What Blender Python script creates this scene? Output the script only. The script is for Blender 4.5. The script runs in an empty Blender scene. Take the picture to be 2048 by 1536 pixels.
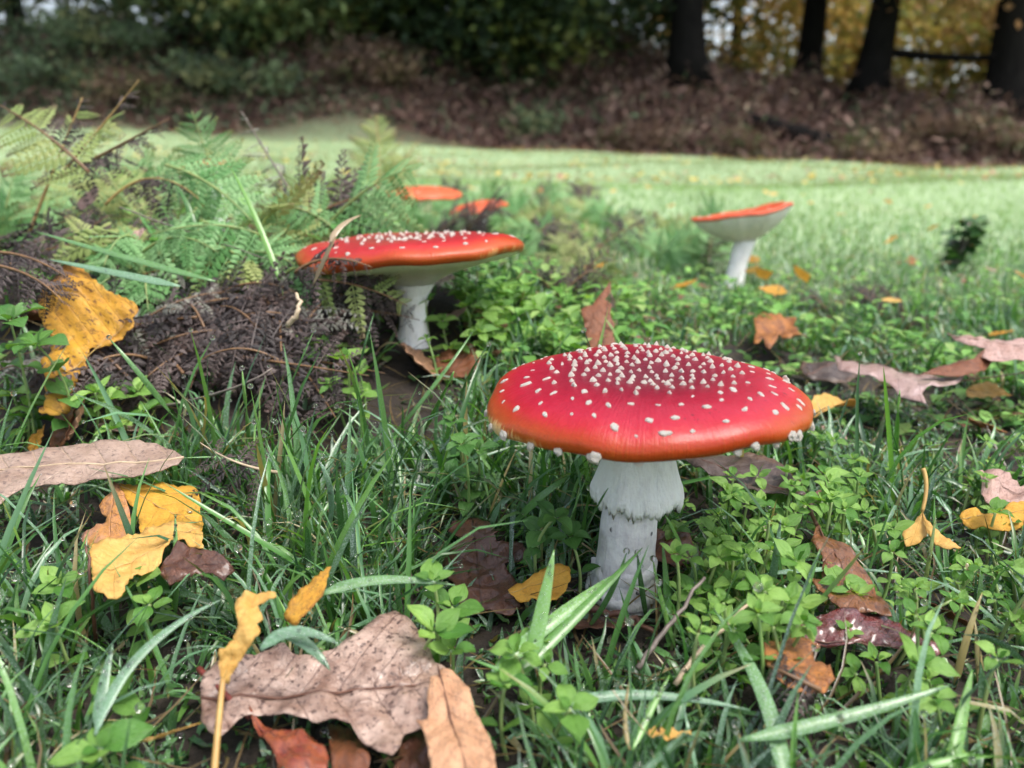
import bpy, bmesh, math, random
import numpy as np
from mathutils import Vector, Matrix, noise as mnoise

R = math.radians
rng = np.random.default_rng(7)
random.seed(7)
SC = bpy.context.scene
COL = SC.collection

# ------------------------------------------------------------------ camera, sky, sun, exposure
CZ = 0.1326
PITCH = R(15.8)
FPX = 1658.0
cam_d = bpy.data.cameras.new('camera')
cam_d.sensor_width = 36.0
cam_d.lens = 36.0 * FPX / 2048.0
cam_d.clip_start = 0.01
cam_d.clip_end = 400.0
cam_d.dof.use_dof = True
cam_d.dof.focus_distance = 0.252
cam_d.dof.aperture_fstop = 13.0
cam = bpy.data.objects.new('camera', cam_d)
COL.objects.link(cam)
cam.location = (0, 0, CZ)
cam.rotation_euler = (R(90) - PITCH, 0, 0)
SC.camera = cam

SUN_EL, SUN_AZ = R(66), R(120)      # azimuth clockwise from +Y
world = bpy.data.worlds.new('World'); SC.world = world; world.use_nodes = True
wn = world.node_tree; wn.nodes.clear()
sky = wn.nodes.new('ShaderNodeTexSky'); sky.sky_type = 'NISHITA'; sky.sun_disc = False
sky.sun_elevation = SUN_EL; sky.sun_rotation = SUN_AZ
sky.air_density = 1.0; sky.dust_density = 4.0; sky.ozone_density = 1.0
hs = wn.nodes.new('ShaderNodeHueSaturation'); hs.inputs['Saturation'].default_value = 0.62
bg = wn.nodes.new('ShaderNodeBackground'); bg.inputs['Strength'].default_value = 0.125
wo = wn.nodes.new('ShaderNodeOutputWorld')
wn.links.new(sky.outputs[0], hs.inputs['Color']); wn.links.new(hs.outputs[0], bg.inputs['Color'])
wn.links.new(bg.outputs[0], wo.inputs['Surface'])

sun_d = bpy.data.lights.new('sun', 'SUN'); sun_d.energy = 1.3; sun_d.angle = R(25); sun_d.color = (1.0, 0.96, 0.9)
sun = bpy.data.objects.new('sun', sun_d); COL.objects.link(sun)
sd = Vector((math.sin(SUN_AZ) * math.cos(SUN_EL), math.cos(SUN_AZ) * math.cos(SUN_EL), math.sin(SUN_EL)))
sun.rotation_euler = sd.to_track_quat('Z', 'Y').to_euler(); sun.location = (0, 0, 30)

SC.view_settings.view_transform = 'Standard'
SC.view_settings.look = 'None'
SC.view_settings.exposure = 1.3
SC.view_settings.gamma = 1.0
SC.view_settings.use_curve_mapping = False
SC.render.engine = 'CYCLES'
cy = SC.cycles
cy.use_denoising = True
try: cy.denoiser = 'OPENIMAGEDENOISE'
except Exception: pass
cy.use_adaptive_sampling = True; cy.adaptive_threshold = 0.02
cy.max_bounces = 5; cy.diffuse_bounces = 2; cy.glossy_bounces = 2; cy.transmission_bounces = 4; cy.transparent_max_bounces = 8
cy.caustics_reflective = False; cy.caustics_refractive = False
cy.sample_clamp_indirect = 6.0

# ------------------------------------------------------------------ pixel -> world helpers (used only to read real positions off the photo)
FW = np.array([0, math.cos(PITCH), -math.sin(PITCH)]); UP = np.array([0, math.sin(PITCH), math.cos(PITCH)]); RT = np.array([1.0, 0, 0])
CAM = np.array([0, 0, CZ])
def ray(px, py):
    return FW + RT * ((px - 1024) / FPX) + UP * ((768 - py) / FPX)
def D(px, py, depth):
    return CAM + ray(px, py) * depth
def sstep(t):
    t = np.clip(t, 0, 1); return t * t * (3 - 2 * t)
def terr(x, y):
    x = np.asarray(x, float); y = np.asarray(y, float)
    yy = np.clip(y, -3, 12)
    z = 0.0108 * yy - 0.0042 * np.clip(x, -14, 14) * yy
    z = z - 0.003
    z = z + 0.082 * np.exp(-((x + 0.16) / 0.22) ** 2 - ((y - 0.50) / 0.16) ** 2)
    z = z + 0.038 * np.exp(-((x + 0.07) / 0.20) ** 2 - ((y - 0.90) / 0.13) ** 2)
    near = np.exp(-(y / 1.5) ** 2)
    z = z + near * 0.0018 * (np.sin(x * 61 + 1.3) * np.cos(y * 53) + np.sin(x * 107 + y * 83))
    mid = 1 - np.exp(-(y / 2.0) ** 2)
    z = z + mid * 0.02 * (np.sin(x * 2.1 + y * 1.1) + np.sin(y * 2.9 - x * 1.3 + 2))
    y0 = 11.6 + 0.5 * np.sin(x * 0.5) + 0.3 * np.sin(x * 1.3 + 1)
    bh = np.interp(x, [-30, -8, 0, 3.5, 6, 9, 14, 30], [1.7, 1.6, 1.75, 1.5, 1.15, 1.0, 0.9, 0.9])
    t = sstep((y - y0) / 4.2)
    z = z + bh * t + t * 0.12 * (np.sin(x * 1.9 + y) + np.sin(x * 3.7 - y * 2.3))
    z = z - 0.10 * np.clip(y - 17.5, 0, 25)
    return z
def G(px, py, h=0.0):
    r = ray(px, py); t = np.geomspace(0.08, 60, 4000)
    p = CAM[None] + r[None] * t[:, None]
    f = p[:, 2] - terr(p[:, 0], p[:, 1]) - h
    k = np.argmax(f < 0)
    if f[k] >= 0: k = len(t) - 1
    a, b = t[max(k - 1, 0)], t[k]
    for _ in range(20):
        m = 0.5 * (a + b); q = CAM + r * m
        if q[2] - terr(q[0], q[1]) - h < 0: b = m
        else: a = m
    return CAM + r * b

# ------------------------------------------------------------------ object helpers
def tag(o, label=None, cat=None, group=None, kind=None):
    if label: o['label'] = label
    if cat: o['category'] = cat
    if group: o['group'] = group
    if kind: o['kind'] = kind
    return o
def empty(name, loc, label=None, cat=None, group=None):
    o = bpy.data.objects.new(name, None); COL.objects.link(o); o.location = loc; o.empty_display_size = 0.01
    return tag(o, label, cat, group)
def mesh_np(name, v, quads=None, tris=None, col=None, luv=None, smooth=True):
    me = bpy.data.meshes.new(name)
    v = np.asarray(v, np.float32).reshape(-1, 3)
    me.vertices.add(len(v)); me.vertices.foreach_set('co', v.ravel())
    idx = []; starts = []; n = 0; tot = []
    for a, k in ((quads, 4), (tris, 3)):
        if a is None or len(a) == 0: continue
        a = np.asarray(a, np.int32).reshape(-1, k)
        idx.append(a.ravel()); starts.append(n + np.arange(len(a)) * k); n += a.size; tot.append(len(a))
    idx = np.concatenate(idx); starts = np.concatenate(starts)
    me.loops.add(len(idx)); me.loops.foreach_set('vertex_index', idx.astype(np.int32))
    me.polygons.add(len(starts)); me.polygons.foreach_set('loop_start', starts.astype(np.int32))
    if smooth: me.polygons.foreach_set('use_smooth', np.ones(len(starts), bool))
    if col is not None:
        a = me.color_attributes.new('Col', 'FLOAT_COLOR', 'POINT'); c = np.asarray(col, np.float32)
        if c.shape[1] == 3: c = np.concatenate([c, np.ones((len(c), 1), np.float32)], 1)
        a.data.foreach_set('color', c.ravel())
    if luv is not None:
        a = me.attributes.new('luv', 'FLOAT_VECTOR', 'POINT'); a.data.foreach_set('vector', np.asarray(luv, np.float32).ravel())
    me.update(calc_edges=True); me.validate()
    return me
def obj(name, me, mat=None, parent=None, M=None):
    o = bpy.data.objects.new(name, me); COL.objects.link(o)
    if mat is not None and len(me.materials) == 0: me.materials.append(mat)
    if parent is not None: o.parent = parent
    if M is not None: o.matrix_local = M
    return o
def frames(pts):
    pts = np.asarray(pts, float); T = np.gradient(pts, axis=0); T /= np.linalg.norm(T, axis=1)[:, None] + 1e-12
    a = np.array([0.31, 0.17, 0.93]); 
    if abs(T[0] @ a) > 0.95: a = np.array([1.0, 0, 0])
    Ns = []; n = np.cross(T[0], a); n /= np.linalg.norm(n)
    for t in T:
        n = n - t * (n @ t); n /= np.linalg.norm(n) + 1e-12; Ns.append(n)
    N = np.array(Ns); B = np.cross(T, N); return T, N, B
def tube(pts, rad, sides=6, cap=True):
    pts = np.asarray(pts, float); n = len(pts); rad = np.broadcast_to(np.asarray(rad, float), (n,))
    T, N, B = frames(pts); a = np.arange(sides) * 2 * math.pi / sides
    v = pts[:, None] + rad[:, None, None] * (np.cos(a)[None, :, None] * N[:, None] + np.sin(a)[None, :, None] * B[:, None])
    v = v.reshape(-1, 3); q = []
    for i in range(n - 1):
        for j in range(sides):
            k = (j + 1) % sides; q.append((i * sides + j, i * sides + k, (i + 1) * sides + k, (i + 1) * sides + j))
    t = []
    if cap:
        v = np.vstack([v, pts[0], pts[-1]]); c0, c1 = len(v) - 2, len(v) - 1
        for j in range(sides):
            k = (j + 1) % sides; t.append((c0, k, j)); t.append((c1, (n - 1) * sides + j, (n - 1) * sides + k))
    return v, q, t
def bez(P0, P1, P2, n):
    t = np.linspace(0, 1, n)[:, None]; P0, P1, P2 = map(np.asarray, (P0, P1, P2))
    return (1 - t) ** 2 * P0 + 2 * t * (1 - t) * P1 + t * t * P2
def cat_parts(parts):
    V, Q, T = [], [], []; o = 0
    for v, q, t in parts:
        V.append(np.asarray(v).reshape(-1, 3))
        if len(q): Q.append(np.asarray(q) + o)
        if len(t): T.append(np.asarray(t) + o)
        o += len(V[-1])
    return np.vstack(V), (np.vstack(Q) if Q else None), (np.vstack(T) if T else None)

# ------------------------------------------------------------------ materials
def new_mat(name):
    m = bpy.data.materials.new(name); m.use_nodes = True; m.node_tree.nodes.clear(); return m, m.node_tree
def nd(nt, typ, ins=None, **props):
    n = nt.nodes.new(typ)
    for k, v in props.items(): setattr(n, k, v)
    for k, v in (ins or {}).items():
        s = n.inputs[k]
        if isinstance(v, bpy.types.NodeSocket): nt.links.new(v, s)
        else: s.default_value = v
    return n
def C4(c): return (c[0], c[1], c[2], 1.0)
def ramp(nt, fac, stops, interp='LINEAR'):
    n = nd(nt, 'ShaderNodeValToRGB', {'Fac': fac}); e = n.color_ramp.elements; n.color_ramp.interpolation = interp
    while len(e) < len(stops): e.new(0.5)
    for el, (p, c) in zip(e, stops): el.position = p; el.color = C4(c) if len(c) == 3 else c
    return n.outputs['Color']
def noise(nt, scale, detail=4, vec=None, rough=0.6, out='Fac', dist=0.0):
    ins = {'Scale': scale, 'Detail': detail, 'Roughness': rough, 'Distortion': dist}
    if vec is not None: ins['Vector'] = vec
    return nd(nt, 'ShaderNodeTexNoise', ins).outputs[out]
def mix(nt, fac, a, b, mode='MIX'):
    n = nd(nt, 'ShaderNodeMix', data_type='RGBA', blend_type=mode)
    for s, v in ((n.inputs[0], fac), (n.inputs[6], a), (n.inputs[7], b)):
        if isinstance(v, bpy.types.NodeSocket): nt.links.new(v, s)
        else: s.default_value = v if not isinstance(v, tuple) else (C4(v) if len(v) == 3 else v)
    return n.outputs[2]
def mth(nt, op, a, b=0.0, c=0.0, clamp=False):
    n = nd(nt, 'ShaderNodeMath', operation=op, use_clamp=clamp)
    for s, v in zip(n.inputs, (a, b, c)):
        if isinstance(v, bpy.types.NodeSocket): nt.links.new(v, s)
        else: s.default_value = v
    return n.outputs[0]
def bump(nt, h, strength=0.3, dist=0.001):
    return nd(nt, 'ShaderNodeBump', {'Height': h, 'Strength': strength, 'Distance': dist}).outputs['Normal']
def objco(nt): return nd(nt, 'ShaderNodeTexCoord').outputs['Object']
def finish(nt, bsdf_out):
    nd(nt, 'ShaderNodeOutputMaterial', {'Surface': bsdf_out})
def leafy(nt, color, rough=0.4, trans=0.35, normal=None, spec=0.5, tcol=None, coat=0.0):
    ins = {'Base Color': color, 'Roughness': rough, 'Specular IOR Level': spec, 'Coat Weight': coat, 'Coat Roughness': 0.12}
    if normal is not None: ins['Normal'] = normal
    p = nd(nt, 'ShaderNodeBsdfPrincipled', ins)
    t = nd(nt, 'ShaderNodeBsdfTranslucent', {'Color': tcol if tcol is not None else color})
    m = nd(nt, 'ShaderNodeMixShader', {0: trans, 1: p.outputs[0], 2: t.outputs[0]})
    finish(nt, m.outputs[0])

def grass_material():
    m, nt = new_mat('grass')
    at = nd(nt, 'ShaderNodeAttribute', attribute_name='Col')
    c = at.outputs['Color']; dew = at.outputs['Alpha']
    oc = objco(nt)
    c = mix(nt, noise(nt, 60, 3, oc), c, mix(nt, 1.0, c, (0.75, 0.8, 0.55), 'MULTIPLY'))
    sp = noise(nt, 2600, 2, oc)
    film = mth(nt, 'MULTIPLY', ramp_f(nt, sp, 0.50, 0.66), dew)
    c2 = mix(nt, mth(nt, 'MULTIPLY', film, 0.62), c, (0.60, 0.72, 0.66))
    c2 = mix(nt, mth(nt, 'MULTIPLY', dew, 0.16), c2, (0.45, 0.62, 0.52))
    tc = mix(nt, 1.0, c, (1.15, 1.25, 0.5), 'MULTIPLY')
    leafy(nt, c2, 0.27, 0.33, None, 0.7, tc)
    return m
def ramp_f(nt, fac, lo, hi):
    n = nd(nt, 'ShaderNodeMapRange', {'Value': fac, 'From Min': lo, 'From Max': hi}); return n.outputs[0]
M_GRASS = grass_material()

def simple_attr_mat(name, rough=0.6, trans=0.25, spec=0.3):
    m, nt = new_mat(name); at = nd(nt, 'ShaderNodeAttribute', attribute_name='Col')
    leafy(nt, at.outputs['Color'], rough, trans, None, spec); return m
M_FOLI = simple_attr_mat('foliage', 0.55, 0.42)
M_LITTER = simple_attr_mat('litter', 0.55, 0.15)

def green_leaf_mat(name, c1, c2, rough=0.24, trans=0.35):
    m, nt = new_mat(name); oc = objco(nt)
    oi = nd(nt, 'ShaderNodeObjectInfo')
    l = nd(nt, 'ShaderNodeAttribute', attribute_name='luv').outputs['Vector']
    sx = nd(nt, 'ShaderNodeSeparateXYZ', {0: l})
    c = mix(nt, oi.outputs['Random'], c1, c2)
    mid = ramp_f(nt, mth(nt, 'ABSOLUTE', sx.outputs['Y']), 0.09, 0.0)
    side = mth(nt, 'ADD', mth(nt, 'MULTIPLY', sx.outputs['X'], 7.0), mth(nt, 'MULTIPLY', mth(nt, 'ABSOLUTE', sx.outputs['Y']), -2.0))
    sv = ramp_f(nt, mth(nt, 'ABSOLUTE', mth(nt, 'SUBTRACT', mth(nt, 'FRACT', side), 0.5)), 0.06, 0.0)
    vein = mth(nt, 'MAXIMUM', mid, mth(nt, 'MULTIPLY', sv, 0.35))
    c = mix(nt, mth(nt, 'MULTIPLY', vein, 0.4), c, mix(nt, 1.0, c, (1.5, 1.4, 1.4), 'MULTIPLY'))
    n1 = noise(nt, 3.0, 3, l)
    c = mix(nt, ramp_f(nt, n1, 0.45, 0.75), c, mix(nt, 1.0, c, (0.72, 0.8, 0.7), 'MULTIPLY'))
    h = mth(nt, 'ADD', mth(nt, 'MULTIPLY', vein, -0.6), noise(nt, 7.0, 3, l))
    leafy(nt, c, rough, trans, bump(nt, h, 0.6, 0.0009), 0.55, mix(nt, 1.0, c, (1.2, 1.2, 0.5), 'MULTIPLY'))
    return m
M_CHICK = green_leaf_mat('chickweed_leaf', (0.09, 0.25, 0.04), (0.33, 0.55, 0.13))
M_CHICKD = green_leaf_mat('chickweed_leaf_dark', (0.075, 0.21, 0.045), (0.14, 0.31, 0.07))
M_STEMG = green_leaf_mat('chickweed_stem', (0.20, 0.34, 0.10), (0.26, 0.33, 0.13), 0.4, 0.15)
M_SEED = green_leaf_mat('seedling_leaf', (0.05, 0.13, 0.05), (0.09, 0.20, 0.07), 0.3, 0.3)

def frond_mat(name, c1, c2, tip, rough=0.5, trans=0.3):
    m, nt = new_mat(name); oi = nd(nt, 'ShaderNodeObjectInfo')
    l = nd(nt, 'ShaderNodeAttribute', attribute_name='luv').outputs['Vector']
    sx = nd(nt, 'ShaderNodeSeparateXYZ', {0: l})
    c = mix(nt, oi.outputs['Random'], c1, c2)
    nz = noise(nt, 5.0, 3, l)
    t = ramp_f(nt, mth(nt, 'ADD', sx.outputs['X'], mth(nt, 'MULTIPLY', nz, 0.6)), 1.0, 1.3)
    c = mix(nt, t, c, tip)
    c = mix(nt, ramp_f(nt, nz, 0.4, 0.8), c, mix(nt, 1.0, c, (0.6, 0.6, 0.6), 'MULTIPLY'))
    leafy(nt, c, rough, trans, bump(nt, noise(nt, 30, 2, l), 0.3, 0.0005), 0.4); return m
M_FERN = frond_mat('fern_green', (0.11, 0.29, 0.08), (0.30, 0.52, 0.22), (0.26, 0.26, 0.07))
M_FERNY = frond_mat('fern_yellow', (0.26, 0.36, 0.10), (0.40, 0.44, 0.16), (0.22, 0.13, 0.09))
M_FERND = frond_mat('fern_dead', (0.018, 0.014, 0.014), (0.12, 0.088, 0.08), (0.08, 0.045, 0.035), 0.55, 0.1)
M_FERNG = frond_mat('fern_grey', (0.22, 0.22, 0.18), (0.36, 0.36, 0.30), (0.2, 0.16, 0.15), 0.55, 0.15)

def stalk_mat(name, c1, c2, rough=0.5):
    m, nt = new_mat(name); oc = objco(nt)
    c = mix(nt, ramp_f(nt, noise(nt, 140, 4, oc), 0.35, 0.65), c1, c2)
    p = nd(nt, 'ShaderNodeBsdfPrincipled', {'Base Color': c, 'Roughness': rough, 'Normal': bump(nt, noise(nt, 900, 2, oc), 0.4, 0.0003)})
    finish(nt, p.outputs[0]); return m
M_RACHG = stalk_mat('fern_stalk_green', (0.16, 0.28, 0.09), (0.25, 0.28, 0.09))
M_RACHY = stalk_mat('fern_stalk_straw', (0.42, 0.29, 0.09), (0.30, 0.17, 0.07))
M_RACHD = stalk_mat('fern_stalk_brown', (0.13, 0.07, 0.035), (0.22, 0.12, 0.05))
M_PETY = stalk_mat('leaf_stalk_yellow', (0.50, 0.33, 0.10), (0.38, 0.22, 0.07))
M_PETB = stalk_mat('leaf_stalk_brown', (0.16, 0.07, 0.04), (0.09, 0.04, 0.03))
M_PETR = stalk_mat('leaf_stalk_red', (0.20, 0.035, 0.025), (0.13, 0.03, 0.02))
M_STRAW = stalk_mat('dry_straw', (0.42, 0.31, 0.20), (0.55, 0.44, 0.30))
M_TWIG = stalk_mat('grey_stalk', (0.14, 0.115, 0.10), (0.22, 0.18, 0.15))

def fallen_mat(name, c1, c2, vein, spot, spot_amt=0.35, rough=0.4, trans=0.2, coat=0.0, edge=None, spot_scale=16):
    m, nt = new_mat(name)
    l = nd(nt, 'ShaderNodeAttribute', attribute_name='luv').outputs['Vector']
    sx = nd(nt, 'ShaderNodeSeparateXYZ', {0: l}); ay = mth(nt, 'ABSOLUTE', sx.outputs['Y'])
    oi = nd(nt, 'ShaderNodeObjectInfo')
    ls = nd(nt, 'ShaderNodeVectorMath', {0: l, 1: (2.3, 1.0, 1.0)}, operation='MULTIPLY').outputs[0]
    off = nd(nt, 'ShaderNodeVectorMath', {0: ls, 1: nd(nt, 'ShaderNodeCombineXYZ', {0: mth(nt, 'MULTIPLY', oi.outputs['Random'], 37.0), 1: 0.0, 2: mth(nt, 'MULTIPLY', oi.outputs['Random'], 11.0)}).outputs[0]}, operation='ADD').outputs[0]
    c = mix(nt, ramp_f(nt, noise(nt, 2.6, 6, off, 0.72), 0.38, 0.64), c1, c2)
    if edge is not None:
        e = ramp_f(nt, mth(nt, 'ADD', ay, mth(nt, 'MULTIPLY', noise(nt, 6, 3, off), 0.5)), 0.95, 1.35)
        c = mix(nt, e, c, edge)
    side = mth(nt, 'ADD', mth(nt, 'MULTIPLY', sx.outputs['X'], 6.5), mth(nt, 'MULTIPLY', ay, -1.6))
    side = mth(nt, 'ADD', side, mth(nt, 'MULTIPLY', noise(nt, 3, 2, off), 0.25))
    sv = ramp_f(nt, mth(nt, 'ABSOLUTE', mth(nt, 'SUBTRACT', mth(nt, 'FRACT', side), 0.5)), 0.045, 0.0)
    mid = ramp_f(nt, ay, 0.035, 0.0)
    vo = nd(nt, 'ShaderNodeTexVoronoi', {'Vector': off, 'Scale': 13.0}, feature='DISTANCE_TO_EDGE').outputs['Distance']
    net = mth(nt, 'MULTIPLY', ramp_f(nt, vo, 0.05, 0.0), 0.35)
    v = mth(nt, 'MAXIMUM', mth(nt, 'MAXIMUM', mth(nt, 'MULTIPLY', sv, 0.75), mid), net)
    c = mix(nt, mth(nt, 'MULTIPLY', v, 0.7), c, vein)
    sp = noise(nt, spot_scale, 4, off, 0.7)
    c = mix(nt, mth(nt, 'MULTIPLY', ramp_f(nt, sp, 0.56, 0.63), spot_amt * 2, clamp=True), c, spot)
    sp2 = noise(nt, 4.0, 4, off, 0.7)
    c = mix(nt, mth(nt, 'MULTIPLY', ramp_f(nt, sp2, 0.53, 0.68), spot_amt), c, spot)
    h = mth(nt, 'ADD', mth(nt, 'MULTIPLY', v, -0.8), noise(nt, 14, 4, off))
    leafy(nt, c, rough, trans, bump(nt, h, 0.5, 0.0012), 0.45, None, coat)
    return m
F_YEL = fallen_mat('leaf_yellow', (0.72, 0.40, 0.045), (0.62, 0.30, 0.04), (0.45, 0.22, 0.04), (0.20, 0.09, 0.03), 0.5, 0.45, 0.3, edge=(0.42, 0.17, 0.05), spot_scale=13)
F_YELP = fallen_mat('leaf_pale_yellow', (0.78, 0.52, 0.16), (0.74, 0.42, 0.10), (0.68, 0.38, 0.10), (0.35, 0.15, 0.05), 0.18, 0.45, 0.3)
F_YEL2 = fallen_mat('leaf_bright_yellow', (0.80, 0.47, 0.07), (0.74, 0.38, 0.05), (0.60, 0.32, 0.05), (0.30, 0.13, 0.05), 0.16, 0.42, 0.3)
F_PINKY = fallen_mat('leaf_pink_orange', (0.58, 0.30, 0.17), (0.66, 0.30, 0.06), (0.40, 0.17, 0.06), (0.22, 0.10, 0.09), 0.3, 0.4, 0.2, edge=(0.46, 0.27, 0.22))
F_PINKL = fallen_mat('leaf_pale_lilac', (0.52, 0.38, 0.35), (0.34, 0.21, 0.18), (0.34, 0.22, 0.2), (0.2, 0.12, 0.1), 0.2, 0.35, 0.15, 0.3)
F_RUSTW = fallen_mat('leaf_wet_rust', (0.24, 0.085, 0.035), (0.14, 0.05, 0.025), (0.09, 0.035, 0.02), (0.06, 0.025, 0.015), 0.3, 0.28, 0.1, 0.5)
F_YELPK = fallen_mat('leaf_yellow_pink', (0.74, 0.42, 0.05), (0.62, 0.27, 0.12), (0.55, 0.28, 0.06), (0.20, 0.08, 0.05), 0.22, 0.4, 0.25, edge=(0.50, 0.25, 0.17))
F_OAK = fallen_mat('leaf_oak_tan', (0.50, 0.36, 0.29), (0.24, 0.14, 0.10), (0.10, 0.05, 0.04), (0.09, 0.05, 0.04), 0.6, 0.3, 0.12, 0.25)
F_TAN = fallen_mat('leaf_tan_orange', (0.66, 0.38, 0.22), (0.50, 0.26, 0.14), (0.17, 0.085, 0.06), (0.13, 0.09, 0.075), 0.3, 0.4, 0.15)
F_GREY = fallen_mat('leaf_grey_brown', (0.40, 0.29, 0.23), (0.27, 0.18, 0.135), (0.40, 0.28, 0.18), (0.09, 0.06, 0.055), 0.3, 0.42, 0.1)
F_WET = fallen_mat('leaf_wet_brown', (0.13, 0.05, 0.025), (0.075, 0.028, 0.016), (0.05, 0.02, 0.015), (0.04, 0.02, 0.015), 0.3, 0.36, 0.06, 0.45)
F_DARK = fallen_mat('leaf_dark_brown', (0.075, 0.048, 0.036), (0.05, 0.032, 0.026), (0.10, 0.065, 0.045), (0.03, 0.02, 0.018), 0.3, 0.4, 0.06, 0.2, edge=(0.16, 0.09, 0.05))
F_SPEC = fallen_mat('leaf_speckled_brown', (0.24, 0.095, 0.03), (0.16, 0.065, 0.03), (0.10, 0.04, 0.02), (0.03, 0.018, 0.015), 0.5, 0.3, 0.1, 0.4, spot_scale=22)
F_RED = fallen_mat('leaf_dark_red', (0.16, 0.025, 0.022), (0.08, 0.018, 0.018), (0.05, 0.015, 0.012), (0.03, 0.012, 0.012), 0.3, 0.2, 0.08, 0.9)
F_ORED = fallen_mat('leaf_orange_red', (0.34, 0.09, 0.03), (0.22, 0.04, 0.025), (0.12, 0.03, 0.02), (0.05, 0.02, 0.018), 0.35, 0.22, 0.1, 0.8)
F_ORG = fallen_mat('leaf_orange', (0.52, 0.21, 0.05), (0.24, 0.10, 0.05), (0.20, 0.07, 0.03), (0.10, 0.045, 0.03), 0.5, 0.4, 0.2)
F_RUST = fallen_mat('leaf_rust', (0.26, 0.095, 0.04), (0.18, 0.065, 0.03), (0.12, 0.05, 0.03), (0.07, 0.03, 0.02), 0.35, 0.4, 0.15)
F_PINK = fallen_mat('leaf_pinkish', (0.56, 0.38, 0.33), (0.42, 0.25, 0.20), (0.24, 0.14, 0.11), (0.14, 0.08, 0.07), 0.3, 0.4, 0.15)

def soil_material():
    m, nt = new_mat('ground'); oc = objco(nt)
    sx = nd(nt, 'ShaderNodeSeparateXYZ', {0: oc})
    n1 = noise(nt, 90, 6, oc, 0.7)
    soil = ramp(nt, n1, [(0.3, (0.008, 0.006, 0.005)), (0.6, (0.03, 0.021, 0.014)), (0.8, (0.06, 0.04, 0.025))])
    n2 = noise(nt, 1.7, 5, oc)
    turf = ramp(nt, n2, [(0.3, (0.28, 0.39, 0.20)), (0.55, (0.35, 0.47, 0.26)), (0.75, (0.42, 0.48, 0.28))])
    turf = mix(nt, ramp_f(nt, noise(nt, 25, 4, oc), 0.35, 0.7), turf, mix(nt, 1.0, turf, (0.55, 0.6, 0.5), 'MULTIPLY'))
    c = mix(nt, ramp_f(nt, mth(nt, 'ADD', nd(nt, 'ShaderNodeVectorMath', {0: oc}, operation='LENGTH').outputs['Value'], mth(nt, 'MULTIPLY', n2, 0.5)), 0.8, 1.5), soil, turf)
    lit = ramp(nt, noise(nt, 9, 6, oc, 0.7), [(0.3, (0.025, 0.015, 0.012)), (0.55, (0.075, 0.04, 0.03)), (0.8, (0.13, 0.075, 0.05))])
    wob = mth(nt, 'ADD', sx.outputs['Y'], mth(nt, 'MULTIPLY', noise(nt, 0.9, 4, oc), 1.6))
    c = mix(nt, ramp_f(nt, wob, 11.5, 12.9), c, lit)
    p = nd(nt, 'ShaderNodeBsdfPrincipled', {'Base Color': c, 'Roughness': 0.8, 'Normal': bump(nt, n1, 0.8, 0.004)})
    finish(nt, p.outputs[0]); return m
M_GROUND = soil_material()

def bark_material():
    m, nt = new_mat('bark'); oc = objco(nt)
    mp = nd(nt, 'ShaderNodeMapping', {'Vector': oc, 'Scale': (9, 9, 1.6)}).outputs[0]
    n1 = noise(nt, 2.0, 6, mp, 0.7)
    c = ramp(nt, n1, [(0.3, (0.004, 0.004, 0.004)), (0.6, (0.012, 0.011, 0.011)), (0.8, (0.025, 0.028, 0.02))])
    p = nd(nt, 'ShaderNodeBsdfPrincipled', {'Base Color': c, 'Roughness': 0.9, 'Specular IOR Level': 0.08, 'Normal': bump(nt, n1, 1.0, 0.03)})
    finish(nt, p.outputs[0]); return m
M_BARK = bark_material()

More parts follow.
